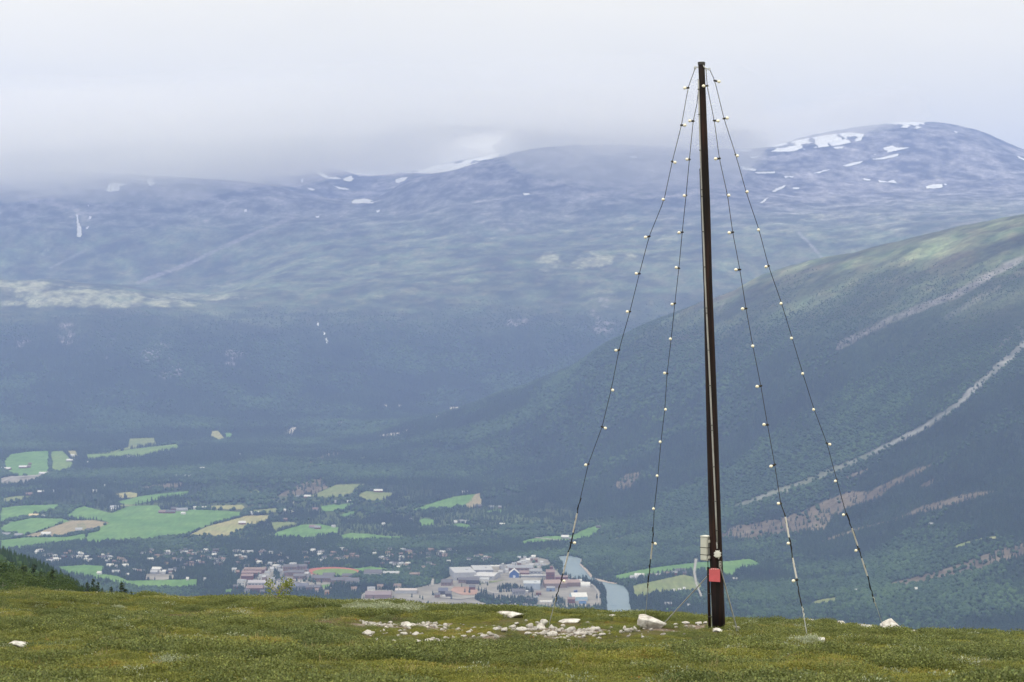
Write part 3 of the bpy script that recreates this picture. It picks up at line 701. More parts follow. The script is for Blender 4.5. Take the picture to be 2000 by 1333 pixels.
b5('plant_building', 'low red wing of the processing works by the river bank', 1235, 385, 120, 20, 9, 2, RD, RB, 'gable')
b5('warehouse', 'long brown sawmill hall on the large yard', 1170, 450, 220, 40, 9, 5, PK, (.27,.20,.19), 'gable', rot=R(5))
b5('warehouse', 'brown sawmill hall stretching towards the river', 1330, 436, 160, 35, 8, 4, BR, (.27,.20,.19), 'gable', rot=R(5))
b5('shed', 'small blue grey shed in front of the sawmill hall', 1128, 484, 82, 20, 7, 2, (.16,.22,.34), GY, 'gable', doors=1)
b5('warehouse', 'blue grey square hall beside the group of trees', 945, 470, 165, 45, 13, 0, (.33,.38,.45), (.40,.43,.47), 'flat')
b5('storage_tent', 'white arched tent on the yard near the river', 1468, 446, 90, 22, 3, 7, WH, WH, 'arch', cat='tent')
b5('dome_shed', 'small white dome at the river bank', 1412, 398, 42, 9, 2, 5, WH, WH, 'arch', cat='dome')
b5('storage_hall', 'large hall with a bright white roof and pale blue walls', 1402, 578, 150, 32, 8, 6, (.35,.50,.62), WH, 'gable', rot=R(8))
b5('shed', 'blue shed beside the large white roofed hall', 1440, 606, 70, 14, 6, 1, (.14,.26,.50), GY, 'gable')
b5('shed', 'red shed beside the large white roofed hall', 1330, 600, 70, 18, 8, 3, RD, RB, 'gable', wins=2)
b5('container', 'dark blue container alone on the gravel yard', 1372, 497, 34, 6, 4, 0, (.08,.12,.25), (.10,.14,.28), 'flat', cat='container')
for i in range(5): b5('white_tank', 'round topped white tank in the row just above the hilltop', 1032+i*25, 596, 19, 9, 1.5, 3, WH, WH, 'arch', cat='tank', group='white tanks in a row at the works')
b5('barn', 'dark grey gabled building left of the factory', 112, 430, 100, 30, 7, 5, BR, SL, 'gable', rot=R(-5), wins=3)
b5('barn', 'dark blue roofed hall in the lower left of the works', 75, 515, 90, 26, 7, 5, DK, (.10,.11,.16), 'gable', wins=3)
b5('barn', 'dark hall beside the reddish heap of earth', 128, 535, 60, 20, 6, 4, DK, SL, 'gable')
b5('barn', 'grey hall with dark roof below the group of trees', 815, 520, 130, 26, 7, 4, GY, SL, 'gable', wins=4)
b5('shed', 'small white shed below the blue grey hall', 895, 500, 26, 8, 4, 1, WH, WH, 'gable')
b5('shed', 'low dark shed under the trees near the hilltop edge', 920, 590, 60, 12, 6, 2, RD, SL, 'gable')
b5('shed', 'pale shed beside the low dark shed near the hilltop edge', 985, 575, 40, 12, 6, 2, LG, GY, 'gable')
b5('shed', 'red brown shed on the yard left of the white tanks', 1010, 520, 50, 14, 5, 2, RD, PK, 'gable')
b5('shed', 'dark shed far left beside the gravel road', 20, 545, 50, 16, 6, 3, BR, SL, 'gable')
b5('shed', 'small white cabin on the gravel in the lower left of the works', 85, 545, 26, 6, 4, 1, WH, WH, 'flat')
b5('shed', 'grey brown shed on the far side of the earth heap', 360, 470, 60, 15, 6, 3, RD, SL, 'gable')
for i, (x, y, w, c, rf) in enumerate([(640,262,30,LG,GY),(720,262,45,RB,LG),(770,240,40,WH,GY),(820,228,36,BR,LG),(860,215,50,WH,LG),(905,200,40,WH,WH),(940,185,34,BR,GY),(960,168,40,WH,WH),(985,200,26,RD,BR),
        (820,180,30,GY,LG),(875,178,26,WH,GY),(1000,250,50,WH,GY),(940,252,46,GY,LG),(1060,255,40,RD,GY),(1040,225,30,WH,LG),(700,300,30,WH,LG),(640,320,40,LG,LG),(900,262,30,RD,LG)]):
    b5('workshop', 'small workshop building among the crowded roofs behind the blue hall', x, y, w, 14, 6, 2.2, c, rf, 'gable', group='workshops behind the blue hall', rot=random.uniform(-.2, .2))
# the town centre and the school round the running track
def b4(name, label, x, y, w, d, h, rh, wall, roof, kind='gable', cat='building', **k): return B(name, label, cat, 440+x/4.762, 1070+y/4.762, w/4.762, d, h, rh, wall, roof, kind, **k)
b4('sports_hall', 'dark roofed sports hall at the right end of the running track', 1370, 276, 160, 35, 8, 5, LG, SL, 'gable', wins=6)
b4('school_building', 'long dark roofed school wing below the running track', 900, 325, 200, 34, 8, 4, BR, SL, 'gable', wins=8)
b4('school_building', 'second dark roofed school wing stepping to the right', 1070, 345, 190, 34, 8, 4, BR, SL, 'gable', wins=8, rot=R(5))
b4('school_building', 'rightmost school wing with pale windows and dark roof', 1170, 352, 130, 40, 8, 4, LG, SL, 'gable', wins=6, rot=R(7))
b4('school_building', 'small dark roofed pavilion just below the track', 960, 285, 110, 26, 6, 3, RB, SL, 'gable')
b4('school_building', 'dark pavilion right of the small trees below the track', 1130, 292, 90, 24, 6, 3, RB, SL, 'gable')
b4('office_block', 'wide dark roofed block above left of the running track', 600, 222, 130, 34, 9, 3, BR, SL, 'gable', wins=6)
b4('office_block', 'dark roofed block touching the left end of the track', 690, 215, 120, 30, 8, 3, RB, SL, 'gable', wins=5)
b4('office_block', 'long dark block below the left end of the track', 660, 275, 160, 34, 9, 3, BR, SL, 'gable', wins=6, rot=R(-6))
b4('office_block', 'low dark roofed block left of the school wings', 690, 300, 120, 26, 7, 3, RB, (.13,.13,.15), 'gable', wins=4)
b4('shopping_hall', 'large dark blue roofed hall behind the young tree', 680, 405, 160, 40, 9, 3, GY, (.11,.12,.17), 'gable', wins=6)
b4('shopping_hall', 'dark roofed hall right of the large blue roofed hall', 815, 412, 130, 34, 8, 3, BR, SL, 'gable', wins=5)
b4('shopping_hall', 'small blue roofed hall just left of the young tree', 520, 340, 70, 20, 7, 2, WH, SL, 'gable', wins=3)
b4('shopping_hall', 'red roofed row of shops at the left side of the town', 270, 245, 200, 30, 8, 3, RD, PK, 'gable', wins=7)
b4('shopping_hall', 'second red row in front of the red roofed shops', 240, 275, 180, 26, 8, 3, RD, RB, 'gable', wins=7)
b4('shopping_hall', 'dark red block below the two red rows', 200, 305, 110, 26, 8, 3, RD, RB, 'gable', wins=4)
b4('shopping_hall', 'pale fronted grey roofed block at the left town edge', 145, 370, 70, 26, 12, 1, WH, GY, 'gable', wins=3)
b4('shopping_hall', 'wide pale grey roofed hall above the hilltop edge', 290, 365, 170, 40, 7, 3, LG, (.34,.33,.37), 'gable', wins=5)
b4('shopping_hall', 'dark red hall left behind the young tree', 270, 420, 150, 26, 8, 4, RD, RB, 'gable', wins=5)
b4('shopping_hall', 'white topped building at the road junction above the town', 465, 212, 56, 18, 9, 0, WH, WH, 'flat')
b4('shopping_hall', 'white building between the dark blocks near the track', 625, 188, 60, 18, 8, 0, WH, LG, 'flat')
b4('shopping_hall', 'pale hall right of the sports hall', 1540, 268, 150, 30, 6, 2, CR, LG, 'gable')
b4('shopping_hall', 'tan roofed low building at the right end of the gravel by the sports hall', 1760, 278, 90, 22, 6, 2, BR, PK, 'gable')
b4('shopping_hall', 'long grey brown roof at the near edge of the town', 1420, 478, 240, 34, 7, 5, RB, (.22,.18,.20), 'gable')
b4('shopping_hall', 'pale long roof beyond the grey brown roof at the near town edge', 1680, 432, 200, 30, 6, 2, LG, (.42,.38,.38), 'gable')
b4('house', 'orange house standing alone under the trees below the school', 943, 455, 34, 12, 8, 3, (.45,.22,.14), PK, 'gable', cat='house')
b4('house', 'house with a salmon red roof and pale wall below the school', 1195, 420, 50, 12, 6, 4, WH, PK, 'gable', cat='house')
b4('house', 'salmon roofed house left of the white sheds', 1440, 392, 54, 12, 5, 4, CR, PK, 'gable', cat='house')
b4('house', 'salmon roofed house nearest the white column of gravel', 1600, 386, 66, 12, 5, 4, CR, PK, 'gable', cat='house')
b4('house', 'grey house with white trim between the salmon roofed houses', 1355, 415, 70, 14, 6, 3, WH, GY, 'gable', cat='house')
for i, (x, y, w, c, rf) in enumerate([(80,240,40,WH,LG),(110,262,30,RD,BR),(390,270,44,WH,GY),(430,235,34,WH,LG),(510,250,40,LG,GY),(560,270,36,RB,SL),(440,330,30,WH,GY),(360,310,36,RB,LG),(760,280,40,LG,LG),
        (330,300,34,WH,GY),(400,395,40,WH,SL),(460,410,30,CR,GY),(550,330,36,RD,SL),(850,435,34,CR,RB),(760,250,30,LG,SL),(500,215,34,LG,GY),(90,400,36,RD,SL),(200,440,40,WH,SL),(340,450,40,RD,SL),(600,445,34,BR,SL)]):
    b4('town_house', 'small town house wedged between the larger roofs of the town centre', x, y, w, 14, 7, 3, c, rf, 'gable', cat='house', group='town houses left of the running track', rot=random.uniform(-.3, .3))
# farms and lone houses; (crop, x, y, width, wall, roof, label)
FARM = [
 (6,30,398,52,RD,WH,'red barn with pale roof at the left picture edge beside the quarry'),(6,125,388,42,RD,WH,'red barn with white roof on the left green field'),(6,157,385,24,RD,RB,'small red outbuilding beside the white roofed barn'),
 (6,165,368,18,RD,PK,'tiny red shed at the top of the barn cluster'),(6,402,323,26,WH,WH,'white house on the brown patch between two fields'),(6,398,351,58,GY,WH,'grey barn with pale roof below the white house'),
 (6,240,424,48,LG,WH,'pale flat shed at the end of the quarry'),(6,720,332,24,WH,WH,'white house at the wood edge under the pale meadow'),(6,746,330,12,WH,LG,'small white shed right of the house at the wood edge'),
 (6,488,359,13,WH,WH,'single white hut under the narrow meadow'),(6,1130,397,28,WH,WH,'white house alone in the middle of the forest'),(6,1182,402,18,RD,LG,'small red house right of the white forest house'),
 (6,1490,311,18,WH,LG,'pale cabin high in the forest near the sandy scar'),(6,1335,315,10,WH,LG,'tiny white cabin high in the forest'),(6,1615,397,12,WH,WH,'left one of two tiny white cabins in the forest'),
 (6,1643,393,12,WH,WH,'right one of two tiny white cabins in the forest'),(6,160,540,34,RD,RB,'red house at the left wood edge'),(6,225,528,34,RD,WH,'red house with white roof right of the plain red house'),
 (6,285,522,26,WH,LG,'pale house right of the two red houses'),(6,527,522,24,WH,WH,'white house in the wood above the village road'),(6,587,490,11,WH,WH,'tiny white house above the wood house'),
 (6,995,439,26,GY,LG,'grey house in the forest clearing'),(6,1050,440,40,WH,LG,'long pale house in the forest clearing'),(6,995,374,20,RD,PK,'small reddish house deep in the forest'),
 (6,185,661,52,CR,YE,'cream coloured long barn on the left fields'),(6,240,662,20,WH,LG,'small pale shed right of the cream barn'),(6,637,614,46,GY,LG,'grey barn on the upper rim of the big green field'),
 (6,632,624,26,WH,WH,'white farmhouse in front of the grey barn'),(6,905,640,40,RD,RB,'red barn at the left of the large farm'),(6,945,640,60,RD,SL,'largest red barn in the middle of the large farm'),(6,970,622,30,RD,SL,'dark barn behind the largest red barn'),
 (6,1012,628,62,LG,GY,'grey roofed cow shed at the right of the large farm'),(6,1022,646,24,WH,WH,'white farmhouse below the grey cow shed'),(6,1094,618,32,WH,WH,'left one of two white arched shelters by the large farm'),
 (6,1135,618,30,WH,WH,'right one of two white arched shelters by the large farm'),(6,1418,647,46,WH,WH,'long white shed at the top of the tan field'),(6,1350,702,40,RD,WH,'red building with white roof inside the tan field'),
 (6,437,740,38,WH,LG,'white house on the near rim of the brown field'),(6,500,742,34,DK,SL,'dark barn right of the house on the brown field'),(6,255,764,52,WH,WH,'long white shed below the brown field'),
 (6,32,768,46,RB,GY,'brown farm building at the lower left picture edge'),(6,102,772,46,BR,GY,'dark farm building right of the brown one at the left edge'),(6,1590,628,11,WH,WH,'tiny white hut right of the tan field'),
 (6,1635,640,14,WH,WH,'white house at the bend of the pale track'),(6,1715,554,36,RD,WH,'red house with white roof below the olive meadow'),(6,1662,552,18,RD,GY,'small red shed left of the red house below the olive meadow'),
 (6,1590,682,26,RD,RB,'dark red house in the trees right of the tan field'),(6,1755,622,24,RD,GY,'reddish house among the trees in the valley middle'),
 (6,1745,724,40,GY,RB,'grey farm building on the small green field'),(6,1772,728,34,RD,GY,'red farm building on the small green field'),
 (7,395,522,48,RD,WH,'red farm with pale roof on the second olive meadow'),(7,358,515,16,GY,LG,'grey shed left of the red farm'),(7,232,579,22,WH,WH,'white house over the narrow green strip'),(7,155,580,13,WH,LG,'tiny white hut left of the house over the green strip'),
 (7,580,680,16,WH,LG,'pale house among trees left of the small green clearing'),(7,425,706,16,WH,WH,'white hut in the trees below the valley middle'),(7,147,719,22,WH,LG,'white house at the top of the valley green'),(7,45,625,30,GY,RB,'grey house in the trees at the valley middle'),
 (7,828,694,17,WH,WH,'white house in the hamlet by the green clearing'),(7,862,692,28,LG,GY,'grey house in the middle of the hamlet'),(7,890,694,18,WH,LG,'right house of the hamlet'),
 (7,955,608,36,DK,SL,'dark barn under the brown end of the long green field'),(7,1028,612,27,(.16,.22,.32),GY,'blue grey house in the trees right of the dark barn'),(7,1075,610,18,RB,GY,'small brown house right of the blue grey house'),
 (7,880,531,40,GY,LG,'low grey shed at the top of the long green field'),(7,1088,711,30,LG,WH,'white roofed house at the end of the tan track'),(7,1440,782,42,GY,WH,'white roofed barn on the sloping green field'),(7,1472,790,20,RD,GY,'small dark shed beside the white roofed barn'),
 (7,1625,722,26,DK,SL,'dark hut at the top of the sloping green field'),(7,1210,60,1,WH,WH,None),
 (5,-145,228,52,WH,WH,'broad white roofed barn on the field right of the river'),(5,-175,240,44,LG,LG,'flat pale slab roof left of the broad white barn'),(5,-80,222,30,RB,PK,'reddish farm shed right of the river'),(5,-40,222,30,RD,LG,'red farm shed in the row right of the river'),
 (5,5,215,34,RB,PK,'weathered shed in the row right of the river'),(5,85,200,52,GY,SL,'dark roofed barn just left of the winding road'),(5,110,210,26,RB,SL,'small dark shed beside the barn by the winding road'),(5,50,212,34,RD,GY,'reddish barn in the row left of the winding road'),
 (5,48,310,13,WH,WH,'tiny white house in the trees under the river fields'),(5,78,307,14,WH,WH,'second tiny white house under the river fields'),(5,105,300,12,CR,WH,'third tiny cream house under the river fields'),
 (5,15,388,38,RD,GY,'red house by the green strip just over the hilltop'),(5,130,395,14,WH,LG,'tiny pale hut near the lower end of the winding road'),(5,388,246,30,GY,WH,'white roofed hut alone right of the pole'),
 (8,1398,828,26,LG,LG,'pale hut in the forest on the right slope'),(8,1300,1252,16,GY,WH,'tiny white roofed hut in the lower right forest'),(8,910,1262,16,BR,LG,'tiny brown hut in the lower forest between the right cables'),
]
FARM += [(9,1340,190,80,WH,WH,'long white shed at the top of the near left field'),(9,1415,193,24,WH,LG,'white shed right of the long white shed'),(9,1210,272,52,WH,WH,'small white barn alone in the near left field'),
 (9,1410,270,95,RD,LG,'long red shed behind the trees of the near left field'),(9,1525,186,74,WH,WH,'white house row beyond the near left yard'),(9,1690,248,60,RD,RB,'red barn in the near left farm yard'),
 (9,1640,240,46,WH,LG,'white house left of the red barn in the near left farm yard'),(9,1745,250,40,LG,GY,'grey house right of the red barn in the near left farm yard'),(9,1910,232,110,LG,WH,'long pale shed at the right of the near left yard'),
 (9,1880,268,90,GY,LG,'grey shed in front of the long pale shed'),(9,1555,296,34,WH,WH,'white house at the left of the dark tree clump'),(9,1990,262,70,WH,WH,'bright white shed right of the near left yard'),
 (9,2080,240,60,RD,GY,'red grey house past the near left yard'),(9,2285,345,30,WH,WH,'white house at the right end of the near left field'),(9,2500,350,26,WH,LG,'white hut in the trees right of the near left field'),(9,600,135,90,CR,LG,'cream long shed in the trees above the near left field'),
 (9,2230,215,50,LG,GY,'pale house in the trees behind the near left yard'),(9,2130,225,40,WH,SL,'white dark roofed house behind the near left yard')]
for cc_, x, y, w, wc, rf, lb in FARM:
    if not lb: continue
    if cc_ == 6: u, v, k = x/2.857, 780+y/2.857, 2.857
    elif cc_ == 7: u, v, k = 600+x/2.857, 780+y/2.857, 2.857
    elif cc_ == 5: u, v, k = 1300+x/2.857, 1050+y/2.857, 2.857
    elif cc_ == 9: u, v, k = x/6.25, 1080+y/6.25, 6.25
    else: u, v, k = 1400+x/3.333, 780+y/3.333, 3.333
    W = w/k; D = hit(u, v); big = W*D/F
    sheltr = 'arched' in lb
    nm = 'barn' if 'barn' in lb else 'shed' if ('shed' in lb or 'hut' in lb or 'cabin' in lb) else 'house'
    cat = {'barn': 'barn', 'shed': 'shed', 'house': 'house'}[nm]
    B('shelter' if sheltr else nm, lb, 'shelter' if sheltr else cat, u, v, W, min(max(big*.6, 7), 18), 4.5 if big > 12 else 3.5, 4 if big > 14 else 3, wc, rf, 'arch' if sheltr else 'gable', rot=random.uniform(-.25, .25))
# housing quarters: prototypes copied in a loop
def house_proto(wc, rf, lb, grp):
    o = empty('house', (0, 0, 0)); tag(o, lb, 'house', grp)
    obj('wall', wall_mesh(10.5, 8, 4.6, 2.6, 'gable'), paint(wc), o); obj('roof', roof_mesh(10.5, 8, 4.6, 2.6, 'gable'), paint(rf), o)
    return o
QUART = [
 ('left of the round field', [(62,1082),(100,1080),(250,1086),(262,1104),(80,1098)], 34),
 ('between the left field and the town', [(270,1080),(440,1078),(455,1110),(300,1108)], 46),
 ('above the running track', [(455,1080),(700,1074),(700,1100),(600,1106),(455,1112)], 46),
 ('right of the running track', [(700,1076),(880,1078),(905,1092),(880,1112),(780,1118),(705,1100)], 46),
 ('on the ridge above the works', [(915,1090),(955,1088),(960,1100),(915,1101)], 7),
]
kinds = [(WH, SL, 'white'), (WH, LG, 'white grey roofed'), (RD, SL, 'red'), (BR, RB, 'brown'), (CR, PK, 'cream'), (WH, WH, 'bright white roofed'), (YE, BR, 'yellow')]
wts = [6, 5, 3, 4, 2, 4, 1]
for q, poly, n in QUART:
    protos = {}
    us = [p[0] for p in poly]; vs = [p[1] for p in poly]; made = 0; spots = []
    while made < n:
        u = random.uniform(min(us), max(us)); v = random.uniform(min(vs), max(vs))
        if not inpoly(np.array([u]), np.array([v]), poly)[0] or any(abs(u-a) < 4 and abs(v-b_) < 1.6 for a, b_ in spots): continue
        spots.append((u, v)); k = random.choices(range(len(kinds)), wts)[0]; made += 1
        if k not in protos:
            protos[k] = o = house_proto(kinds[k][0], kinds[k][1], 'small %s house in the housing area %s' % (kinds[k][2], q), 'small %s houses %s' % (kinds[k][2], q))
        else: o = copy_tree(protos[k])
        o.location = world(u, v)+Vector((0, 0, 2.6)); o.rotation_euler[2] = random.uniform(-.8, .8)
        s = random.uniform(.62, 1.0); o.scale = (s*random.uniform(.9, 1.4), s, s)
# ------------------------------------------------------------------ hilltop
gx = np.arange(-30, 30.01, .16); gy = np.arange(-8, 72, .16)
GX, GY_ = np.meshgrid(gx, gy); GZ = hill(GX, GY_)
def px(u, v): p = hill_hit(u, v); return (p.x, p.y)
def cz(*p): return [(680+x/3.333, 1160+y/3.333) for x, y in p]
RUBBLE = [cz((690,262),(800,265),(800,232),(880,215),(1000,190),(1180,190),(1280,210),(1420,225),(1640,232),(1680,270),(1450,292),(1280,282),(1180,262),(1000,275),(880,292),(780,290)),
          cz((320,205),(500,193),(660,185),(730,240),(500,236),(380,246)), cz((430,312),(560,298),(640,318),(580,335),(440,332)),
          [(1190,1234),(1240,1222),(1300,1215),(1384,1212),(1390,1227),(1310,1232)], [(1386,1226),(1425,1226),(1462,1225),(1462,1232),(1386,1235)], [(1760,1228),(1800,1238),(1804,1244),(1770,1236)],
          [(110,1262),(180,1258),(270,1262),(260,1268),(120,1270)], cz((80,195),(330,200),(330,222),(90,215)), cz((60,255),(170,255),(170,275),(60,275))]
RUB_XY = [[px(u, v) for u, v in p] for p in RUBBLE]
rub = np.zeros(GX.shape)
wx = .35*fbm(GX/.8, GY_/.8, 3, 201); wy = .9*fbm(GX/1.1, GY_/1.1, 3, 202)
bare_noise = lambda x, y: fbm(x/.55, y/.9, 3, 411) > -.08
for p in RUB_XY: rub = np.maximum(rub, inpoly(GX+wx, GY_+wy, p)*1.)
rub *= bare_noise(GX, GY_)
nyy, nxx = GX.shape; vid = np.arange(nyy*nxx).reshape(nyy, nxx)
fc = np.stack([vid[:-1, :-1], vid[:-1, 1:], vid[1:, 1:], vid[1:, :-1]], -1).reshape(-1, 4)
me = np_mesh('ground', np.stack([GX, GY_, GZ], -1).reshape(-1, 3), fc, True); set_attr(me, 'bare', rub.ravel(), 'FLOAT')
m, nt, b = new_mat('heath_soil')
n = noise(nt, 1.1, 6, .65); r = ramp(nt, [(.3, (.045, .048, .018)), (.5, (.085, .085, .030)), (.72, (.11, .075, .045))]); nt.links.new(n.outputs[0], r.inputs[0])
n2 = noise(nt, 14, 6, .7); r2 = ramp(nt, [(.3, (.11, .08, .065)), (.5, (.21, .17, .15)), (.7, (.34, .31, .29))]); nt.links.new(n2.outputs[0], r2.inputs[0])
at = N(nt, 'ShaderNodeAttribute', attribute_name='bare'); 
nt.links.new(mix(nt, r.outputs[0], r2.outputs[0], at.outputs['Fac']), b.inputs['Base Color']); b.inputs['Roughness'].default_value = .95; b.inputs['Specular IOR Level'].default_value = .1
bp = N(nt, 'ShaderNodeBump'); bp.inputs['Distance'].default_value = .05; nt.links.new(n2.outputs[0], bp.inputs['Height']); nt.links.new(bp.outputs[0], b.inputs['Normal'])
tag(obj('ground', me, m), kind='structure')

# tufts of heath
def leaf_cluster(seed, n, rad, h, L, W, up=.5, tintv=.3, twigs=0):
    r = np.random.default_rng(seed); V = []; Fs = []; T = []
    for i in range(n):
        a = r.uniform(0, 6.28); q = rad*math.sqrt(r.uniform(0, 1)); z = h*r.uniform(.15, 1)*(1-.45*(q/rad)**2)
        c = np.array([q*math.cos(a), q*math.sin(a), z])
        d = np.array([math.cos(a)*r.uniform(.1, 1)+r.normal()*.4, math.sin(a)*r.uniform(.1, 1)+r.normal()*.4, up+r.normal()*.4]); d /= np.linalg.norm(d)
        s = np.cross(d, r.normal(size=3)); s /= np.linalg.norm(s)+1e-9
        l = L*r.uniform(.6, 1.3); w = W*r.uniform(.7, 1.2); k = len(V)
        V += [c, c+d*l*.5+s*w*.5, c+d*l, c+d*l*.5-s*w*.5]; Fs.append((k, k+1, k+2, k+3))
        t = 1+r.uniform(-tintv, tintv); T += [(t, t*r.uniform(.93, 1.05), t*.95, 1)]*4
    me = np_mesh('tuft', V, Fs); set_attr(me, 'tint', T); return me
g1 = foliage('blueberry_leaves', [(0, (.10, .12, .042)), (.45, (.16, .18, .048)), (.75, (.235, .24, .056)), (1, (.27, .19, .075))], .55, .5, .6, .25)
g2 = foliage('dwarf_birch_leaves', [(0, (.085, .115, .046)), (.6, (.14, .168, .056)), (1, (.19, .21, .06))], .45, .6, .6, .2)
g3 = foliage('heather_twigs', [(0, (.12, .10, .07)), (.6, (.18, .135, .10)), (1, (.24, .19, .17))], .8, .6, .8, 0)
g4 = foliage('grey_willow_leaves', [(0, (.20, .24, .16)), (1, (.40, .44, .36))], .8, .6, .6, .2)
g5 = foliage('grass_straw', [(0, (.22, .20, .09)), (1, (.40, .36, .20))], .8, .6, .7, .2)
g6 = foliage('rust_leaves', [(0, (.30, .12, .03)), (1, (.42, .20, .05))], .8, .6, .7, .2)
pb = [proto('heath_tuft', leaf_cluster(i, 110, .12, .085, .019, .012, .7), g1) for i in range(5)]
pd = [proto('heath_tuft', leaf_cluster(20+i, 120, .13, .14, .018, .013, .6, .4), g2) for i in range(5)]
ph = [proto('heath_tuft', leaf_cluster(40+i, 90, .12, .07, .030, .005, 1.2, .4), g3) for i in range(3)]
pg = [proto('heath_tuft', leaf_cluster(60+i, 22, .09, .07, .10, .004, 2.2, .3), g5) for i in range(3)]
pw = [proto('heath_tuft', leaf_cluster(80+i, 100, .13, .14, .024, .011, .8, .3), g4) for i in range(3)]
pr_ = [proto('heath_tuft', leaf_cluster(90+i, 40, .10, .08, .03, .018, .6, .3), g6) for i in range(2)]
SM = [(1078,1230,13,7),(1090,1236,12,6),(1063,1240,12,7),(1115,1234,18,9),(1128,1241,14,6),(1160,1232,22,5),(1148,1240,12,6),(1080,1242,22,8),(1045,1246,10,5),(1020,1232,18,7),(1000,1228,12,6),(985,1236,16,7),(1008,1222,10,5),
      (1035,1226,14,7),(970,1232,11,6),(955,1240,10,5),(945,1247,12,5),(1030,1240,12,6),(1140,1246,9,5),(1175,1243,12,5),(1190,1236,8,4),(1220,1232,11,8),(1228,1236,14,7),(1213,1238,9,5),(1240,1232,10,7),(970,1248,9,9),(944,1247,7,4),
      (862,1233,9,6),(718,1241,26,6),(736,1256,9,7),(706,1216,10,5),(716,1220,8,4),(790,1240,12,5),(812,1241,16,5),(800,1231,8,4),(780,1234,7,3),(835,1224,10,4),(850,1221,9,4),(870,1222,8,4),(815,1256,12,5),(840,1256,18,6),(862,1257,10,4),
      (826,1262,8,4),(778,1265,6,4),(750,1234,6,4),(905,1246,10,4),(925,1246,12,4),(915,1238,9,4),(885,1247,8,4),(1255,1247,7,4),(1065,1262,6,3),(1198,1205,14,4),(1028,1214,6,3),(1215,1204,6,4),
      (1320,1222,10,3),(1340,1220,12,4),(1365,1221,16,4),(1378,1219,10,4),(1355,1226,8,3),(1482,1232,6,4),(1530,1234,8,4),(1774,1234,12,5),(1786,1238,9,5),(1797,1243,14,5),(1791,1236,7,4),(1620,1259,7,3),(1565,1250,8,3),(1574,1254,6,3),
      (178,1248,7,4),(160,1267,10,4),(188,1267,7,3),(213,1262,6,3),(204,1251,5,3),(376,1254,7,4),(475,1272,9,4),(494,1271,4,3),(130,1268,7,3),(585,1228,6,3),(1750,1232,9,4),(1100,1226,9,5),(1133,1233,10,5),(1050,1218,8,4),(1170,1248,10,4),(1108,1246,8,4)]
BIG = [(1268,1229,62,22),(1738,1229,44,21),(1690,1226,30,9),(1643,1214,15,9),(1586,1209,28,8),(1602,1257,22,11),(998,1207,52,10),(36,1266,54,11),(1970,1243,22,9),(1029,1200,11,7),(1402,1235,24,8),(1443,1232,20,6),(1432,1231,9,5),(1112,1217,48,6),(1061,1222,17,10),(1054,1231,20,10),(794,1226,20,9)]
nT = 210000
y = np.sqrt(rng.uniform(19.5**2, 58**2, nT)); hw = y*(1080/F)+1.6; x = rng.uniform(-1, 1, nT)*hw
br = np.zeros(nT)
wx = .35*fbm(x/.8, y/.8, 3, 201); wy = .9*fbm(x/1.1, y/1.1, 3, 202)
for p in RUB_XY: br = np.maximum(br, inpoly(x+wx, y+wy, p)*1.)
br *= bare_noise(x, y)
keep = (br < .5) | (rng.random(nT) < .04)
u_s = U0+F*x/y; v_s = V0-F*hill(x, y)/y
for (su, sv, sw, sh) in SM+BIG: keep &= ~((np.abs(u_s-su) < sw*.55) & (v_s > sv-2) & (v_s < sv+12))
x, y = x[keep], y[keep]; z = hill(x, y)-.01; k = len(x)
kd = fbm(x/1.0, y/1.5, 4, 301); kb = fbm(x/2.5, y/4, 3, 305); rr_ = rng.random(k)
kh = fbm(x/2.2, y/2.2, 3, 311)
typ = np.zeros(k, int)
typ[kd > .08+.25*(rr_-.5)] = 1
typ[(kh > .56+.22*(rng.random(k)-.5)) & (typ == 0)] = 2
# heather-brown area seen left of the stones, and scattered
uu = U0+F*x/y; vv_ = V0-F*z/y
hb = np.exp(-((uu-640)/110)**2-((vv_-1222)/14)**2)+.9*np.exp(-((uu-400)/90)**2-((vv_-1210)/8)**2)+.8*np.exp(-((uu-790)/60)**2-((vv_-1212)/10)**2)+.7*np.exp(-((uu-330)/60)**2-((vv_-1212)/8)**2)
typ[(hb > .28+.75*rng.random(k)) ] = 2
typ[rng.random(k) < .012] = 3
typ[rng.random(k) < np.clip(.05+.5*(fbm(x/1.3, y/1.6, 3, 331)-.1), .02, .35)] = 2
typ[rng.random(k) < .006] = 4
typ[(rng.random(k) < .010)] = 5
wl = np.zeros(k)
for (a, b_, ra, rb) in [(735,1192,60,9),(800,1196,34,7),(955,1190,22,7),(1520,1276,30,7),(1570,1262,25,7),(330,1300,40,6),(375,1298,20,6),(560,1172,25,5),(225,1196,10,6),(1240,1202,30,4),(540,1171,60,5),(690,1168,20,4)]:
    wl = np.maximum(wl, np.exp(-((uu-a)/ra)**2-((vv_-b_)/rb)**2))
typ[wl*.9 > rng.random(k)*.8+.25] = 4
hs = (1+.6*fbm(x/.6, y/.7, 3, 320))*rng.uniform(.7, 1.25, k)
low = np.exp(-np.clip(np.abs(uu-1040)-330, 0, None)**2/60**2-np.clip(np.abs(vv_-1240)-20, 0, None)**2/6**2)        # low mossy ground round the stones
hs = hs*(1-.55*low)
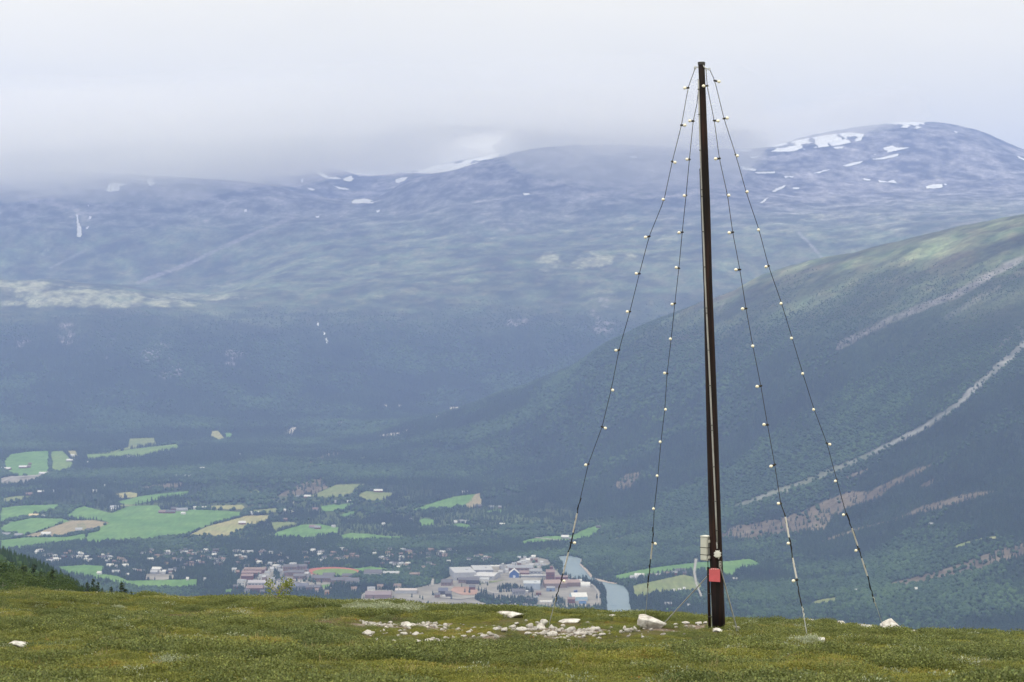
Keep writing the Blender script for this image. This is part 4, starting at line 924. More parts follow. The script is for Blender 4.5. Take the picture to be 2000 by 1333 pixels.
for t, pr, lb in ((0, pb, 'yellow green blueberry heath carpeting the hilltop'), (1, pd, 'darker green dwarf birch carpeting parts of the hilltop'), (2, ph, 'brown heather patches in the heath'), (3, pg, 'dry straw coloured grass stalks in the heath'), (4, pw, 'grey green willow scrub patches in the heath'), (5, pr_, 'rust coloured leaves scattered in the heath')):
    mk = typ == t; q = mk.sum(); s = hs[mk]*(1.15 if t == 1 else .75 if t == 5 else 1)
    w = s*rng.uniform(.9, 1.25, q)
    scatter(['blueberry_heath', 'dwarf_birch_heath', 'heather', 'dry_grass', 'willow_scrub', 'rust_leaves'][t], np.column_stack([x, y, z])[mk], rng.uniform(0, 6.28, q), np.column_stack([w, w, s*(.9 if t != 2 else .7)]), pr, lb, 'ground cover')

# ------------------------------------------------------------------ stones
st_m, nt, b = new_mat('pale_quartzite')
n = noise(nt, 9, 7, .7, 'obj'); r = ramp(nt, [(.30, (.18, .18, .19)), (.44, (.42, .42, .44)), (.6, (.60, .61, .64)), (.75, (.70, .71, .75))]); nt.links.new(n.outputs[0], r.inputs[0])
n2 = noise(nt, 3, 4, .6, 'obj'); r2 = ramp(nt, [(.35, (.78, .72, .70)), (.6, (1, 1, 1))]); nt.links.new(n2.outputs[0], r2.inputs[0])
nt.links.new(mix(nt, r.outputs[0], r2.outputs[0], 1., 'MULTIPLY'), b.inputs['Base Color']); b.inputs['Roughness'].default_value = .85
bp = N(nt, 'ShaderNodeBump'); bp.inputs['Distance'].default_value = .02; nt.links.new(n.outputs[0], bp.inputs['Height']); nt.links.new(bp.outputs[0], b.inputs['Normal'])
def stone_mesh(seed, sx, sy, sz, sub=3, facet=16, rough=.10):
    bm = bmesh.new(); bmesh.ops.create_icosphere(bm, subdivisions=sub, radius=1); r = np.random.default_rng(seed)
    V = np.array([v.co[:] for v in bm.verts]); Fs = [[v.index for v in f.verts] for f in bm.faces]; bm.free()
    for i in range(facet):                                        # chop the ball with random planes: angular stone
        nrm = r.normal(size=3); nrm /= np.linalg.norm(nrm); dd = r.uniform(.45, .8)
        q = V@nrm; V = V-np.outer(np.clip(q-dd, 0, None), nrm)
    V = V*(1+rough*fbm(V[:, 0]*2.5+seed, V[:, 1]*2.5+V[:, 2]*3, 3, seed))[:, None]
    V = V*np.array([sx/2, sy/2, sz/2])/np.array([.72, .72, .72])
    return np_mesh('stone', V, Fs, False)
def stone(name, label, u, v, wpx, hpx, seed, group=None, depth=1.0, sink=.25, roll=0, lift=0):
    p = hill_hit(u, v); W = wpx*p.y/F; H = hpx*p.y/F
    o = obj(name, stone_mesh(seed, W, W*depth, H*1.35, 4 if wpx > 20 else 3 if wpx > 8 else 2), st_m, None, p+Vector((0, W*depth*.3, H*.26+lift)))
    o.rotation_euler = (0, roll, 0); tag(o, label, 'boulder' if name == 'boulder' else 'stone', group); return o
stone('boulder', 'large pale angular boulder at the foot of the left stay of the pole', 1268, 1229, 62, 22, 5, depth=.8, roll=R(8))
stone('stone', 'small flat stone lying on top of the large angular boulder', 1258, 1222, 13, 6, 6, lift=.15)
stone('boulder', 'large rounded whitish boulder on the right shoulder of the hilltop', 1738, 1229, 44, 21, 7, depth=.8, roll=R(10))
stone('stone', 'low white stone left of the rounded boulder', 1690, 1226, 30, 9, 8)
stone('stone', 'small blocky white stone on the skyline right of the third cable', 1643, 1214, 15, 9, 9)
stone('boulder', 'long low white stone ridge on the skyline by the third cable', 1586, 1209, 28, 8, 10, roll=R(18))
stone('stone', 'pale grey slab in the heath just right of the third cable foot', 1602, 1257, 22, 11, 11, roll=R(-10))
stone('boulder', 'broad flat pale slab in the heath left of the first cable', 998, 1207, 52, 10, 12, depth=.9)
stone('boulder', 'long flat white slab at the left edge of the heath', 36, 1266, 54, 11, 13, depth=.8)
stone('stone', 'white stone on the right hill edge', 1970, 1243, 22, 9, 14)
stone('stone', 'small white stone above the broad flat slab', 1029, 1200, 11, 7, 15)
stone('stone', 'white stone touching the foot of the main pole', 1402, 1235, 22, 8, 16)
stone('stone', 'white stones at the foot of the right stay', 1443, 1232, 16, 6, 17)
stone('stone', 'small stone right of the stay foot', 1432, 1231, 9, 5, 18)
stone('stone', 'long thin pale slab right of the first cable foot', 1112, 1217, 48, 6, 19, depth=.7)
stone('stone', 'block of white rock at the foot of the first cable', 1061, 1222, 17, 10, 20)
stone('stone', 'white stone just under the first cable foot', 1054, 1231, 20, 10, 21)
stone('stone', 'white cobble near the top of the rubble strip left end', 794, 1226, 20, 9, 22)
stone('stone', 'lone white stone on the left part of the heath edge', 188, 1160, 7, 5, 23)
stone('stone', 'pale stone nearly hidden in the heath below the long slab', 262, 1263, 12, 7, 24)
def where(u, v):
    if u < 500: return 'small white stone in the heath on the left side of the hilltop', 'white stones in the left heath'
    if u < 900: return 'small white stone in the left half of the rubble strip', 'white stones of the left rubble'
    if u < 1205: return 'pale stone in the rubble strip under the first cable', 'pale stones of the rubble under the first cable'
    if u < 1300: return 'small pale stone beside the large angular boulder', 'small stones beside the angular boulder'
    if u < 1500: return 'flat white stone on the bare path behind the pole', 'flat stones around the pole foot'
    if u < 1700: return 'tiny pale stone in the heath near the third cable foot', 'tiny stones near the third cable foot'
    return 'small white stone trailing right of the rounded boulder', 'small stones trailing from the rounded boulder'
protos_s = [stone_mesh(300+i, 1, 1, 1, 2) for i in range(9)]
for me_ in protos_s: me_.materials.append(st_m)
def small_stone(u, v, w, h):
    p = hill_hit(u, v); W = w*p.y/F*1.08; H = h*p.y/F*1.0
    o = obj('stone', random.choice(protos_s), None, None, p+Vector((0, W*.3, H*.35)), random.uniform(0, 6)); o.scale = (W, W*random.uniform(.7, 1.1), H*1.3)
    lb, g = where(u, v); tag(o, lb, 'stone', g)
for s in SM: small_stone(*s)
# small loose stones: too many to count
cnt = 0; P = []; Sx = []
Vp = np.array(stone_mesh(400, 1, 1, 1, 1).vertices.values() and [v.co[:] for v in protos_s[0].vertices]); 
allv = []; allf = []; off = 0
while cnt < 1100:
    p = random.choices(RUB_XY, [12, 4, 2.5, 2, 1.5, 1, .7, 1.5, 1])[0]; xs = [q[0] for q in p]; ys = [q[1] for q in p]
    a, c = random.uniform(min(xs), max(xs)), random.uniform(min(ys), max(ys))
    if cnt % 8 == 3: a, c = px(random.uniform(700, 1390), random.gauss(1237, 11))
    elif not inpoly(np.array([a]), np.array([c]), p)[0] or not bare_noise(np.array([a]), np.array([c]))[0]: continue
    cnt += 1; s = random.choice([.025, .03, .035, .04, .05, .06, .09]); me_ = protos_s[cnt % 9]
    ang = random.uniform(0, 6.28); V = np.array([v.co[:] for v in me_.vertices]) if cnt <= 9 else cacheV[cnt % 9]
    if cnt == 1: cacheV = {}
    cacheV[cnt % 9] = V
    cA, sA = math.cos(ang), math.sin(ang); V2 = np.column_stack([V[:, 0]*cA-V[:, 1]*sA, V[:, 0]*sA+V[:, 1]*cA, V[:, 2]*.7])*s+np.array([a, c, float(hill(a, c))+s*.15])
    allv.append(V2); allf.append(np.array([f.vertices[:] for f in me_.polygons]) + off if False else None); Sx.append((cnt % 9, off)); off += len(V2)
fcache = {i: np.array([f.vertices[:] for f in protos_s[i].polygons]) for i in range(9)}
me = np_mesh('loose_gravel', np.vstack(allv), np.vstack([fcache[i]+o_ for i, o_ in Sx])); o = obj('loose_gravel', me, simple('gravel_stone', (.30, .29, .295), .9, .6, 5, coord='obj')); tag(o, 'loose pale gravel between the larger stones', 'gravel', None, 'stuff')

# ------------------------------------------------------------------ the pole
PD = 36.0
def at(u, v, D): return Vector(((u-U0)/F*D, D, (V0-v)/F*D))
base = at(1404, 1236, PD); base.z = float(hill(base.x, base.y))-.05
top = at(1370, 126, PD)
pole = empty('light_mast', base); tag(pole, 'tall dark tarred wooden pole carrying four strings of lights', 'pole')
def L(p): return Vector(p)-base
wood, nt, b = new_mat('tarred_wood')
n = noise(nt, 14, 6, .65, 'obj', (1, 1, .05)); r = ramp(nt, [(.3, (.005, .0045, .006)), (.5, (.012, .008, .009)), (.78, (.038, .017, .013))]); nt.links.new(n.outputs[0], r.inputs[0])
n2 = noise(nt, 1.2, 3, .5, 'obj'); r2 = ramp(nt, [(.35, (.6, .6, .7)), (.65, (1.3, 1.1, 1.0))]); nt.links.new(n2.outputs[0], r2.inputs[0])
nt.links.new(mix(nt, r.outputs[0], r2.outputs[0], 1., 'MULTIPLY'), b.inputs['Base Color']); b.inputs['Roughness'].default_value = .75; b.inputs['Specular IOR Level'].default_value = .2
bp = N(nt, 'ShaderNodeBump'); bp.inputs['Strength'].default_value = .6; bp.inputs['Distance'].default_value = .01; nt.links.new(n.outputs[0], bp.inputs['Height']); nt.links.new(bp.outputs[0], b.inputs['Normal'])
galv = simple('galvanised_steel', (.45, .47, .49), .45, .2, 8, .6)
greyp = simple('grey_conduit', (.30, .31, .33), .5, .15, 5)
black = simple('black_rubber', (.012, .012, .014), .5, .2, 20)
white_p = simple('white_plastic', (.62, .64, .64), .4, .08, 10)
cream = simple('cream_cabinet', (.47, .49, .48), .5, .1, 6)
redp = simple('faded_red_paint', (.52, .11, .14), .5, .12, 7)
dsteel = simple('dark_steel', (.05, .05, .055), .5, .2, 10, .5)
def pole_c(v):
    """centre u, half width (px) of the pole on photo row v"""
    return np.interp(v, [126, 250, 400, 550, 700, 850, 1000, 1100, 1236], [1370, 1374.6, 1379.5, 1382.5, 1387, 1391.5, 1395.8, 1399, 1404]), np.interp(v, [126, 250, 400, 550, 700, 850, 1000, 1236], [6.3, 6.6, 7.6, 8.6, 10.2, 11.4, 12.0, 13.2])
bm = bmesh.new(); vs_ = [126, 180, 250, 400, 550, 700, 850, 1000, 1100, 1180, 1240]; pts = []; rad = []
for v in vs_:
    c, hw_ = pole_c(v); pts.append(L(at(c, v, PD))); rad.append(hw_/F*PD)
tube(bm, pts[::-1], rad[::-1], 20); bm_obj('shaft', bm, wood, pole, True)
bm = bmesh.new(); p = L(at(1370, 125, PD)); tube(bm, [p+Vector((0, 0, -.02)), p+Vector((0, 0, .03))], .068, 16); bm_obj('top_cap', bm, dsteel, pole)
def pole_pt(v, du, front):
    c, hw_ = pole_c(v); r_ = hw_/F*PD; dx = du*PD/F
    yy = math.sqrt(max(r_*r_-dx*dx, 0)) if abs(dx) < r_ else 0
    return L(at(c+du, v, PD)+Vector((0, -(yy+front), 0)))
# grey conduit winding from the left side at the top to the front at the foot
cv = [155, 250, 330, 400, 475, 550, 640, 700, 850, 1000, 1060]; cu = [1364.2, 1366.5, 1369, 1371.5, 1374, 1376.5, 1380.5, 1383.5, 1390, 1396.8, 1399.4]
bm = bmesh.new(); tube(bm, [pole_pt(v, u-pole_c(v)[0], .012) for u, v in zip(cu, cv)], .0155, 8); bm_obj('conduit', bm, greyp, pole, True)
bm = bmesh.new(); tube(bm, [pole_pt(v, u-pole_c(v)[0]-2.4, .006) for u, v in zip(cu[2:7], cv[2:7])], .007, 6); bm_obj('cable', bm, black, pole, True)
for v in (175, 224, 294, 371, 384, 453, 522, 602, 612, 684, 753, 830, 840, 911, 978, 1035):
    u = np.interp(v, cv, cu); bm = bmesh.new(); p = pole_pt(v, u-pole_c(v)[0], .012); box(bm, p, (.048, .044, .012)); bm_obj('clip', bm, dsteel, pole)
bm = bmesh.new(); tube(bm, [pole_pt(1058, 0.7, .012), pole_pt(1064, .9, .03), pole_pt(1070, 1, .03)], .012, 6); bm_obj('cable_gland', bm, greyp, pole)
# duct and cable beside the foot on the left
bm = bmesh.new(); tube(bm, [L(at(1383.5, 1108, PD)), L(at(1384, 1150, PD)), L(at(1386.2, 1237, PD))], .027, 10); bm_obj('duct', bm, wood, pole, True)
bm = bmesh.new(); tube(bm, [L(at(1389.2, 1098, PD-.02)), L(at(1389.5, 1150, PD-.02)), L(at(1390.6, 1236, PD-.02))], .008, 6); bm_obj('earth_wire', bm, galv, pole)
bm = bmesh.new(); tube(bm, [L(at(1382.5, 1094, PD)), L(at(1383, 1112, PD))], .008, 6); bm_obj('cable', bm, simple('green_cable', (.02, .09, .06), .5), pole)
for v in (1205, 1160): bm = bmesh.new(); box(bm, L(at(1387.5, v, PD-.02)), (.075, .05, .014)); bm_obj('clip', bm, dsteel, pole)
# cabinet behind left: x 1370..1388, y 1048..1094
cab = empty('cabinet', (0, 0, 0)); cab.parent = pole; cab.location = L(at(1379.5, 1094.5, PD+.02)); cab.rotation_euler[2] = R(-38)
def cb(nm, c, s, mat, bevel=.006, rot=None):
    bm = bmesh.new(); box(bm, c, s, rot, bevel); return bm_obj(nm, bm, mat, cab)
cb('body', (0, 0, .215), (.145, .15, .43), cream, .002)
cb('side_shade_panel', (.0745, 0, .215), (.006, .135, .41), simple('side_shade_grey', (.24, .25, .27), .6), .001); cb('door', (-.004, -.080, .215), (.14, .012, .41), cream)  # grey plate paints the shade of the cabinet's right face into its colour
for z_ in (.105, .235): cb('strap', (0, -.001, z_), (.162, .172, .012), dsteel, 0)
cb('roof', (0, 0, .436), (.165, .18, .014), white_p)
for z_ in (.06, .35): cb('hinge', (.083, -.03, z_), (.02, .05, .05), white_p, .004)
# small white junction box on the front
jb = empty('junction_box', (0, 0, 0)); jb.parent = pole; jb.location = pole_pt(1081, 1.3, .04)
bm = bmesh.new(); box(bm, (0, 0, 0), (.115, .07, .125), None, .022); bm_obj('body', bm, white_p, jb)
bm = bmesh.new(); box(bm, (0, -.04, 0), (.085, .02, .10), None, .008); bm_obj('lid', bm, white_p, jb)
for dx in (-.068, .068):
    for dz in (-.022, .022): bm = bmesh.new(); tube(bm, [(dx*.7, 0, dz), (dx*.98, 0, dz)], .009, 8); bm_obj('gland', bm, white_p, jb)
for dx in (-.03, 0, .03): bm = bmesh.new(); tube(bm, [(dx, 0, .055), (dx, 0, .069)], .008, 8); bm_obj('gland', bm, white_p, jb)
bm = bmesh.new(); tube(bm, [(.02, 0, -.055), (.02, 0, -.085)], .010, 8); bm_obj('gland', bm, white_p, jb)
# bracket and hanging red board
bm = bmesh.new(); box(bm, pole_pt(1101, 6.2, .012), (.045, .012, .115), None, .003); o = bm_obj('bracket', bm, galv, pole)
for v in (1097, 1103): bm = bmesh.new(); p = pole_pt(v, 6.2, .022); tube(bm, [p, p+Vector((0, -.015, 0))], .010, 6); bm_obj('bolt', bm, dsteel, pole)
bm = bmesh.new(); q = pole_pt(1122, -5.8, .05); w2, h2 = .098, .118
prof = [(-w2, -h2+.012), (w2, -h2), (w2, h2-.01), (w2*.30, h2+.010), (-w2*.55, h2+.012), (-w2, h2-.012)]
f1 = [bm.verts.new((x_, -.012, z_)) for x_, z_ in prof]; f2 = [bm.verts.new((x_, .012, z_)) for x_, z_ in prof]
bm.faces.new(f1); bm.faces.new(f2[::-1])
for i in range(6): bm.faces.new((f1[i], f1[(i+1) % 6], f2[(i+1) % 6], f2[i]))
o = bm_obj('red_board', bm, redp, pole, loc=q); o['label'] = 'faded red board fixed to the front of the pole'
for k_ in range(4): bm = bmesh.new(); box(bm, q+Vector((-.06+.04*k_, -.014, .115+.004*(k_ % 2))), (.022, .006, .012), None, .002); bm_obj('tape', bm, white_p, pole)
# two braces
for (u1, v1, u2, v2, D1, D2) in ((1387, 1120, 1292, 1216, PD-.06, PD+2.2), (1406, 1106, 1440, 1229, PD-.12, PD+.2)):
    a = at(u1, v1, D1); c = at(u2, v2, D2); c.z = min(c.z, float(hill(c.x, c.y))+.04)
    bm = bmesh.new(); tube(bm, [L(a), L(c)], .013 if u2 > 1300 else .010, 8); bm_obj('stay_rod', bm, galv, pole)
    bm = bmesh.new(); tube(bm, [L(c)+Vector((0, 0, .01)), L(c)+Vector((0, 0, -.12))], .03, 8); bm_obj('anchor', bm, galv, pole)
# hooks at the top
for pts_ in ([(1364, 132), (1360.5, 131.5), (1358, 130.5), (1355.8, 132), (1356.5, 135), (1358.5, 135.5), (1359.5, 133)], [(1374, 130), (1378, 133.5), (1383, 135.5), (1385.5, 133), (1387.5, 134.5), (1386, 137.5), (1383.5, 136.5)], [(1373, 127), (1375.5, 131), (1378, 134.5), (1380, 139)]):
    bm = bmesh.new(); tube(bm, [L(at(u, v, PD-.05)) for u, v in pts_], .009, 6); bm_obj('hook', bm, galv, pole, True)

# ------------------------------------------------------------------ four strings of lights
bulb_m = simple('opal_bulb', (.80, .77, .68), .25, .04, 5, spec=.6)
bulbs = 0
sleeve_m = simple('weathered_sleeve', (.50, .50, .52), .5, .1, 10)
def light_string(label, pts, D0, D1, lights, tubes, vblack, foot, wire_r=.006):
    global bulbs
    ku = np.array([p[0] for p in pts], float); kv = np.array([p[1] for p in pts], float)
    vtop, vbot = kv[0], kv[-1]
    def P(v, du=0): return at(np.interp(v, kv, ku)+du, v, D0+(D1-D0)*(v-vtop)/(vbot-vtop))
    b0 = P(vbot); b0.z = float(hill(b0.x, b0.y))
    root = empty('light_string', b0); tag(root, label, 'string lights', 'strings of lights between the pole and the ground')
    M = lambda v, du=0: P(v, du)-b0
    vv = np.concatenate([np.arange(vtop, vblack, 18), [vblack]])
    bm = bmesh.new(); tube(bm, [M(v) for v in vv], wire_r, 6); bm_obj('cable', bm, black, root, True)
    # lower tail: wire doubled and wrapped, then the steel guy
    bm = bmesh.new(); rr2 = random.Random(int(ku[0])+int(kv[-1]))
    t0 = tubes[0][0]-30 if tubes else vblack-100
    tv = np.arange(t0, vblack+8, 7); tube(bm, [M(v, rr2.uniform(-1.8, 1.8)) for v in tv], .009, 6); bm_obj('tail_cable', bm, black, root, True)
    bm = bmesh.new(); tube(bm, [M(vblack-6), M(vbot-2), M(vbot)+Vector((0, 0, -.1))], .009 if foot == 'rod' else .005, 6); bm_obj('guy_wire', bm, galv, root)
    for v in (vblack-4, vblack+6):
        bm = bmesh.new(); tube(bm, [M(v, -1.2), M(v+4, 1.2), M(v+8, -.4)], .011, 6); bm_obj('turnbuckle', bm, galv, root)
    for v1, v2 in tubes:
        bm = bmesh.new(); tube(bm, [M(v1), M(v2)], .0155, 8); bm_obj('sleeve', bm, sleeve_m, root)
    for v, side in lights:
        c = M(v); e = empty('light_bulb', (0, 0, 0)); e.parent = root; e.location = c
        d = Vector((side, rr2.uniform(-.9, -.25) if abs(side) > .3 else -1, rr2.uniform(-.35, .1))).normalized()
        bm = bmesh.new(); tube(bm, [-d*.022, d*.045], [.016, .020], 8); bm_obj('socket', bm, black, e)
        bm = bmesh.new(); tube(bm, [d*t for t in (.043, .052, .062, .078, .094, .106, .112)], [.011, .016, .024, .029, .026, .016, .005], 10); bm_obj('bulb', bm, bulb_m, e, True)
        bulbs += 1
    return root
light_string('leftmost string of lights slanting down to the stones', [(1358,133),(1344,172),(1331,245),(1313,316),(1297,391),(1268,462),(1249,534),(1230,610),(1209,684),(1194,760),(1176,834),(1149,907),(1131,985),(1115,1060),(1097,1133),(1087,1165),(1080,1190),(1073,1218)], PD-.05, 39.5,
   [(172,-1),(245,.8),(316,.4),(391,-.3),(462,-1),(535,-.7),(609,-.7),(684,-.9),(760,.3),(834,.8),(907,-.7),(1060,1),(1133,.6)], [(1003,1040),(1079,1120)], 1172, 'rod')
light_string('steepest string of lights just left of the pole, tied to the angular boulder', [(1366,150),(1362,200),(1354,236),(1346.5,312),(1342,360),(1340,382),(1332.5,454),(1326,524),(1318,593),(1311,662),(1303,730),(1298.5,798),(1291,863),(1285,929),(1278,994),(1274.5,1060),(1271,1092),(1267,1130),(1264,1165),(1261,1200)], PD+.1, 41.5,
   [(237,-1),(312,-.4),(382,-.5),(454,-.6),(524,-.5),(593,-.5),(662,-.3),(730,-.4),(798,.1),(863,-.3),(929,-.3),(994,-.3),(1060,.6)], [(1060,1092)], 1142, 'wire')
light_string('string of lights just right of the pole with the nearest ground anchor', [(1379,138),(1381,168),(1395,236),(1405,310),(1421,382),(1431,454),(1445,527),(1457,603),(1470,674),(1486,754),(1499,830),(1513,908),(1525,984),(1534,1010),(1541,1050),(1544,1065),(1548,1090),(1556,1130),(1561,1160),(1568,1190),(1578,1252)], PD-.1, 34.2,
   [(168,-1),(236,.9),(310,-1),(381,.2),(454,-1),(527,-.8),(603,-.9),(674,-.1),(754,-.8),(830,-.8),(908,-.8),(984,-.7),(1062,-.4),(1133,-.7)], [(1010,1050),(1090,1130)], 1190, 'rod')
light_string('rightmost string of lights slanting down past the rounded boulder', [(1386,136),(1396,158),(1414,232),(1437,303),(1457.5,376),(1482,448),(1501,520),(1526,591),(1547,660),(1568,730),(1590,800),(1615,866),(1634,937),(1653,1005),(1664,1032),(1675,1066),(1683,1091),(1694,1125),(1704,1160),(1712,1190),(1724,1222)], PD-.05, 39.0,
   [(158,1),(232,.8),(303,.3),(376,.1),(448,-.2),(520,-.7),(591,-.2),(660,-.3),(730,-.2),(800,-.3),(866,.6),(937,-.4),(1005,-.8),(1073,-.9)], [(1032,1066),(1091,1125)], 1170, 'wire')

# ------------------------------------------------------------------ young tree and little shrubs on the hilltop
bark = simple('pale_bark', (.32, .29, .26), .8, .25, 12)
dbark = simple('dark_bark', (.07, .055, .045), .9, .3, 6)
sapl = foliage('sapling_leaves', [(0, (.10, .16, .03)), (1, (.22, .26, .05))], 3, .5, .6, .3)
def leaf_mesh(centres, n, spread, L_, W_, seed, vs=.7):
    r = np.random.default_rng(seed); C0 = np.repeat(np.asarray(centres, float), n, 0); k = len(C0)
    c = C0+r.normal(size=(k, 3))*spread*np.array([1, 1, vs]); d = r.normal(size=(k, 3)); d /= np.linalg.norm(d, axis=1)[:, None]
    s = np.cross(d, r.normal(size=(k, 3))); s /= np.linalg.norm(s, axis=1)[:, None]+1e-9
    l = L_*r.uniform(.6, 1.3, (k, 1)); w = W_*r.uniform(.7, 1.2, (k, 1))
    V = np.stack([c, c+d*l*.5+s*w*.5, c+d*l, c+d*l*.5-s*w*.5], 1).reshape(-1, 3)
    Fs = np.arange(4*k).reshape(-1, 4); me = np_mesh('leaves', V, Fs)
    t = np.repeat(r.uniform(.7, 1.25, (k, 1)), 4, 0); set_attr(me, 'tint', np.column_stack([t, t, t*.95, np.ones(4*k)])); return me
def sapling(u, v, H, label, seed, name='sapling', mat=None, dens=26, spread=.05, br=14, lw=(.045, .03), reach=.42, rad=.012, leafmat=None, cat='young tree'):
    r = random.Random(seed); p = hill_hit(u, v); o = empty(name, p); tag(o, label, cat)
    bm = bmesh.new(); tr = [Vector((0, 0, -.05)), Vector((-.03*H, 0, H*.25)), Vector((.02*H, .02, H*.5)), Vector((-.06*H, 0, H*.8))]; tube(bm, tr, [rad, rad*.8, rad*.5, rad*.25], 6); cen = []
    for i in range(br):
        t = r.uniform(.25, 1); b0 = tr[0].lerp(tr[-1], t); a = r.uniform(0, 6.28); l = H*reach*r.uniform(.5, 1)
        e = b0+Vector((math.cos(a)*l, math.sin(a)*l, l*r.uniform(.5, 1.1))); mid = b0.lerp(e, .5)+Vector((0, 0, -.03*H)); tube(bm, [b0, mid, e], [rad*.45, rad*.35, rad*.15], 5)
        cen += [e, mid.lerp(e, .6)]
    bm_obj('trunk', bm, mat or bark, o, True); obj('crown', leaf_mesh(cen, dens, spread, *lw, seed), leafmat or sapl, o); return o
sapling(545, 1180, .42, 'small pale stemmed birch sapling sticking up from the heath skyline', 3, dens=9, spread=.03, br=26, reach=.85, rad=.016, lw=(.05, .034))
sapling(224, 1203, .12, 'little grey twiggy bush in the left heath', 5, name='shrub', dens=10, spread=.02, leafmat=g4, cat='shrub', rad=.005, lw=(.03, .012))
sapling(211, 1200, .11, 'small rust red leaved plant in the left heath', 6, name='shrub', dens=8, spread=.015, leafmat=g6, cat='shrub', rad=.004, lw=(.03, .02), br=6)
sapling(1862, 1232, .10, 'thin bare twig on the right hill edge', 8, name='shrub', dens=2, spread=.02, leafmat=g3, cat='shrub', rad=.004, br=8, lw=(.03, .012))
sapling(326, 1172, .10, 'small pale plant on the skyline at the left', 9, name='shrub', dens=8, spread=.02, leafmat=g4, cat='shrub', rad=.004, lw=(.03, .014))

# ------------------------------------------------------------------ trees below the hill edge on the left
spr_m = foliage('spruce_needles', [(0, (.018, .036, .014)), (.5, (.030, .054, .018)), (1, (.045, .072, .022))], .15, .6, .8)
brh_m = foliage('birch_leaves', [(0, (.035, .062, .020)), (.5, (.052, .088, .026)), (1, (.085, .115, .035))], .12, .6, .7, .2)
def spruce_mesh(seed, H=7.0):
    r = np.random.default_rng(seed); V = []; Fs = []; T = []
    z = .5
    while z < H-.1:
        rad = (H-z)/H*1.75*r.uniform(.7, 1.15)+.05; n = int(5+rad*4)
        for i in range(n):
            a = r.uniform(0, 6.28); l = rad*r.uniform(.6, 1.1); steps = max(2, int(l/.22))
            for j in range(steps):
                q = l*(j+.7)/steps; c = np.array([math.cos(a)*q, math.sin(a)*q, z-.25*q+r.normal()*.04])
                for m_ in range(3):
                    d = np.array([math.cos(a)+r.normal()*.6, math.sin(a)+r.normal()*.6, r.normal()*.35-.1]); d /= np.linalg.norm(d); s = np.cross(d, [r.normal()*.3, r.normal()*.3, 1]); s /= np.linalg.norm(s)
                    k = len(V); L_ = r.uniform(.2, .38); w = r.uniform(.06, .12)
                    V += [c, c+d*L_*.5+s*w, c+d*L_, c+d*L_*.5-s*w]; Fs.append((k, k+1, k+2, k+3)); t = r.uniform(.75, 1.3); T += [(t, t, t, 1)]*4
        z += .20
    k = len(V); V += [np.array([0, 0, H-.5]), np.array([.08, 0, H-.5]), np.array([0, .02, H+.35]), np.array([-.08, 0, H-.5])]; Fs.append((k, k+1, k+2, k+3)); T += [(1, 1, 1, 1)]*4
    me = np_mesh('crown', V, Fs); set_attr(me, 'tint', T); me.materials.append(spr_m); return me
def birch_mesh(seed, H=5.5, W=2.2):
    r = np.random.default_rng(seed); cen = []
    for i in range(60):
        d = r.normal(size=3); d /= np.linalg.norm(d); q = r.uniform(.3, 1)**.6
        cen.append(d*q*np.array([W*.8, W*.8, H*.42])+np.array([0, 0, H*.58]))
    me = leaf_mesh(cen, 55, .28, .17, .11, seed); me.materials.append(brh_m); return me
def trunk_mesh(H, r0, mat):
    bm = bmesh.new(); tube(bm, [(0, 0, -.4), (.03, 0, H*.4), (0, .02, H)], [r0, r0*.7, .02], 7); rr3 = random.Random(H)
    for i in range(9):
        z = H*rr3.uniform(.3, .85); a = rr3.uniform(0, 6.28); l = H*.2; tube(bm, [(0, 0, z), (math.cos(a)*l, math.sin(a)*l, z+l*.6)], [r0*.3, .01], 5)
    me = mesh_from(bm); me.materials.append(mat); return me
SP = [spruce_mesh(i) for i in range(3)]; BI = [birch_mesh(10+i) for i in range(3)]; TS = trunk_mesh(6.6, .11, dbark); TB = trunk_mesh(4.2, .10, bark)
def near_tree(kind, u, vtop, D, Hm, label=None, group=None):
    x_ = (u-U0)/F*D; g = float(ground(x_, D)); ztop = (V0-vtop)/F*D; H = ztop-g
    H = min(max(H, 2.0), 11); s = H/(7.3 if kind == 's' else 5.6)
    o = empty('spruce_tree' if kind == 's' else 'birch_tree', (x_, D, ztop-H), random.uniform(0, 6)); w = Hm*s*1.45
    o.scale = (w, w, s)
    tag(o, label, 'tree', group)
    i = random.randrange(3)
    obj('trunk', TS if kind == 's' else TB, None, o); obj('crown', (SP if kind == 's' else BI)[i], None, o)
for (k_, u, vt, D, wd, lb) in [('s', 67, 1097, 215, .8, 'tallest pointed spruce at the left edge of the hilltop'), ('s', 46, 1099, 215, 1.3, 'broad spruce left of the tallest pointed spruce'), ('s', 103, 1108, 205, 1.0, 'pointed spruce at the right end of the dense left grove'),
      ('b', 12, 1096, 220, 1.3, 'big rounded tree at the left picture edge'), ('s', 182, 1127, 190, .8, 'slim pointed spruce in the small group right of the grove'), ('s', 191, 1134, 190, .8, 'small spruce right of the slim pointed spruce'),
      ('s', 171, 1134, 190, 1.0, 'left spruce of the small group right of the grove'), ('s', 238, 1133, 180, 1.0, 'spruce standing over the gap of the skyline'), ('s', 217, 1143, 180, 1.0, 'squat spruce left of the one over the skyline gap'),
      ('s', 246, 1146, 180, 1.0, 'rightmost little spruce on the left skyline'), ('b', 48, 1124, 130, 1.3, 'rounded light green bush in front of the grove'), ('b', 30, 1113, 200, 1.2, 'dark rounded tree behind the light green bush')]:
    near_tree(k_, u, vt, D, wd, lb)
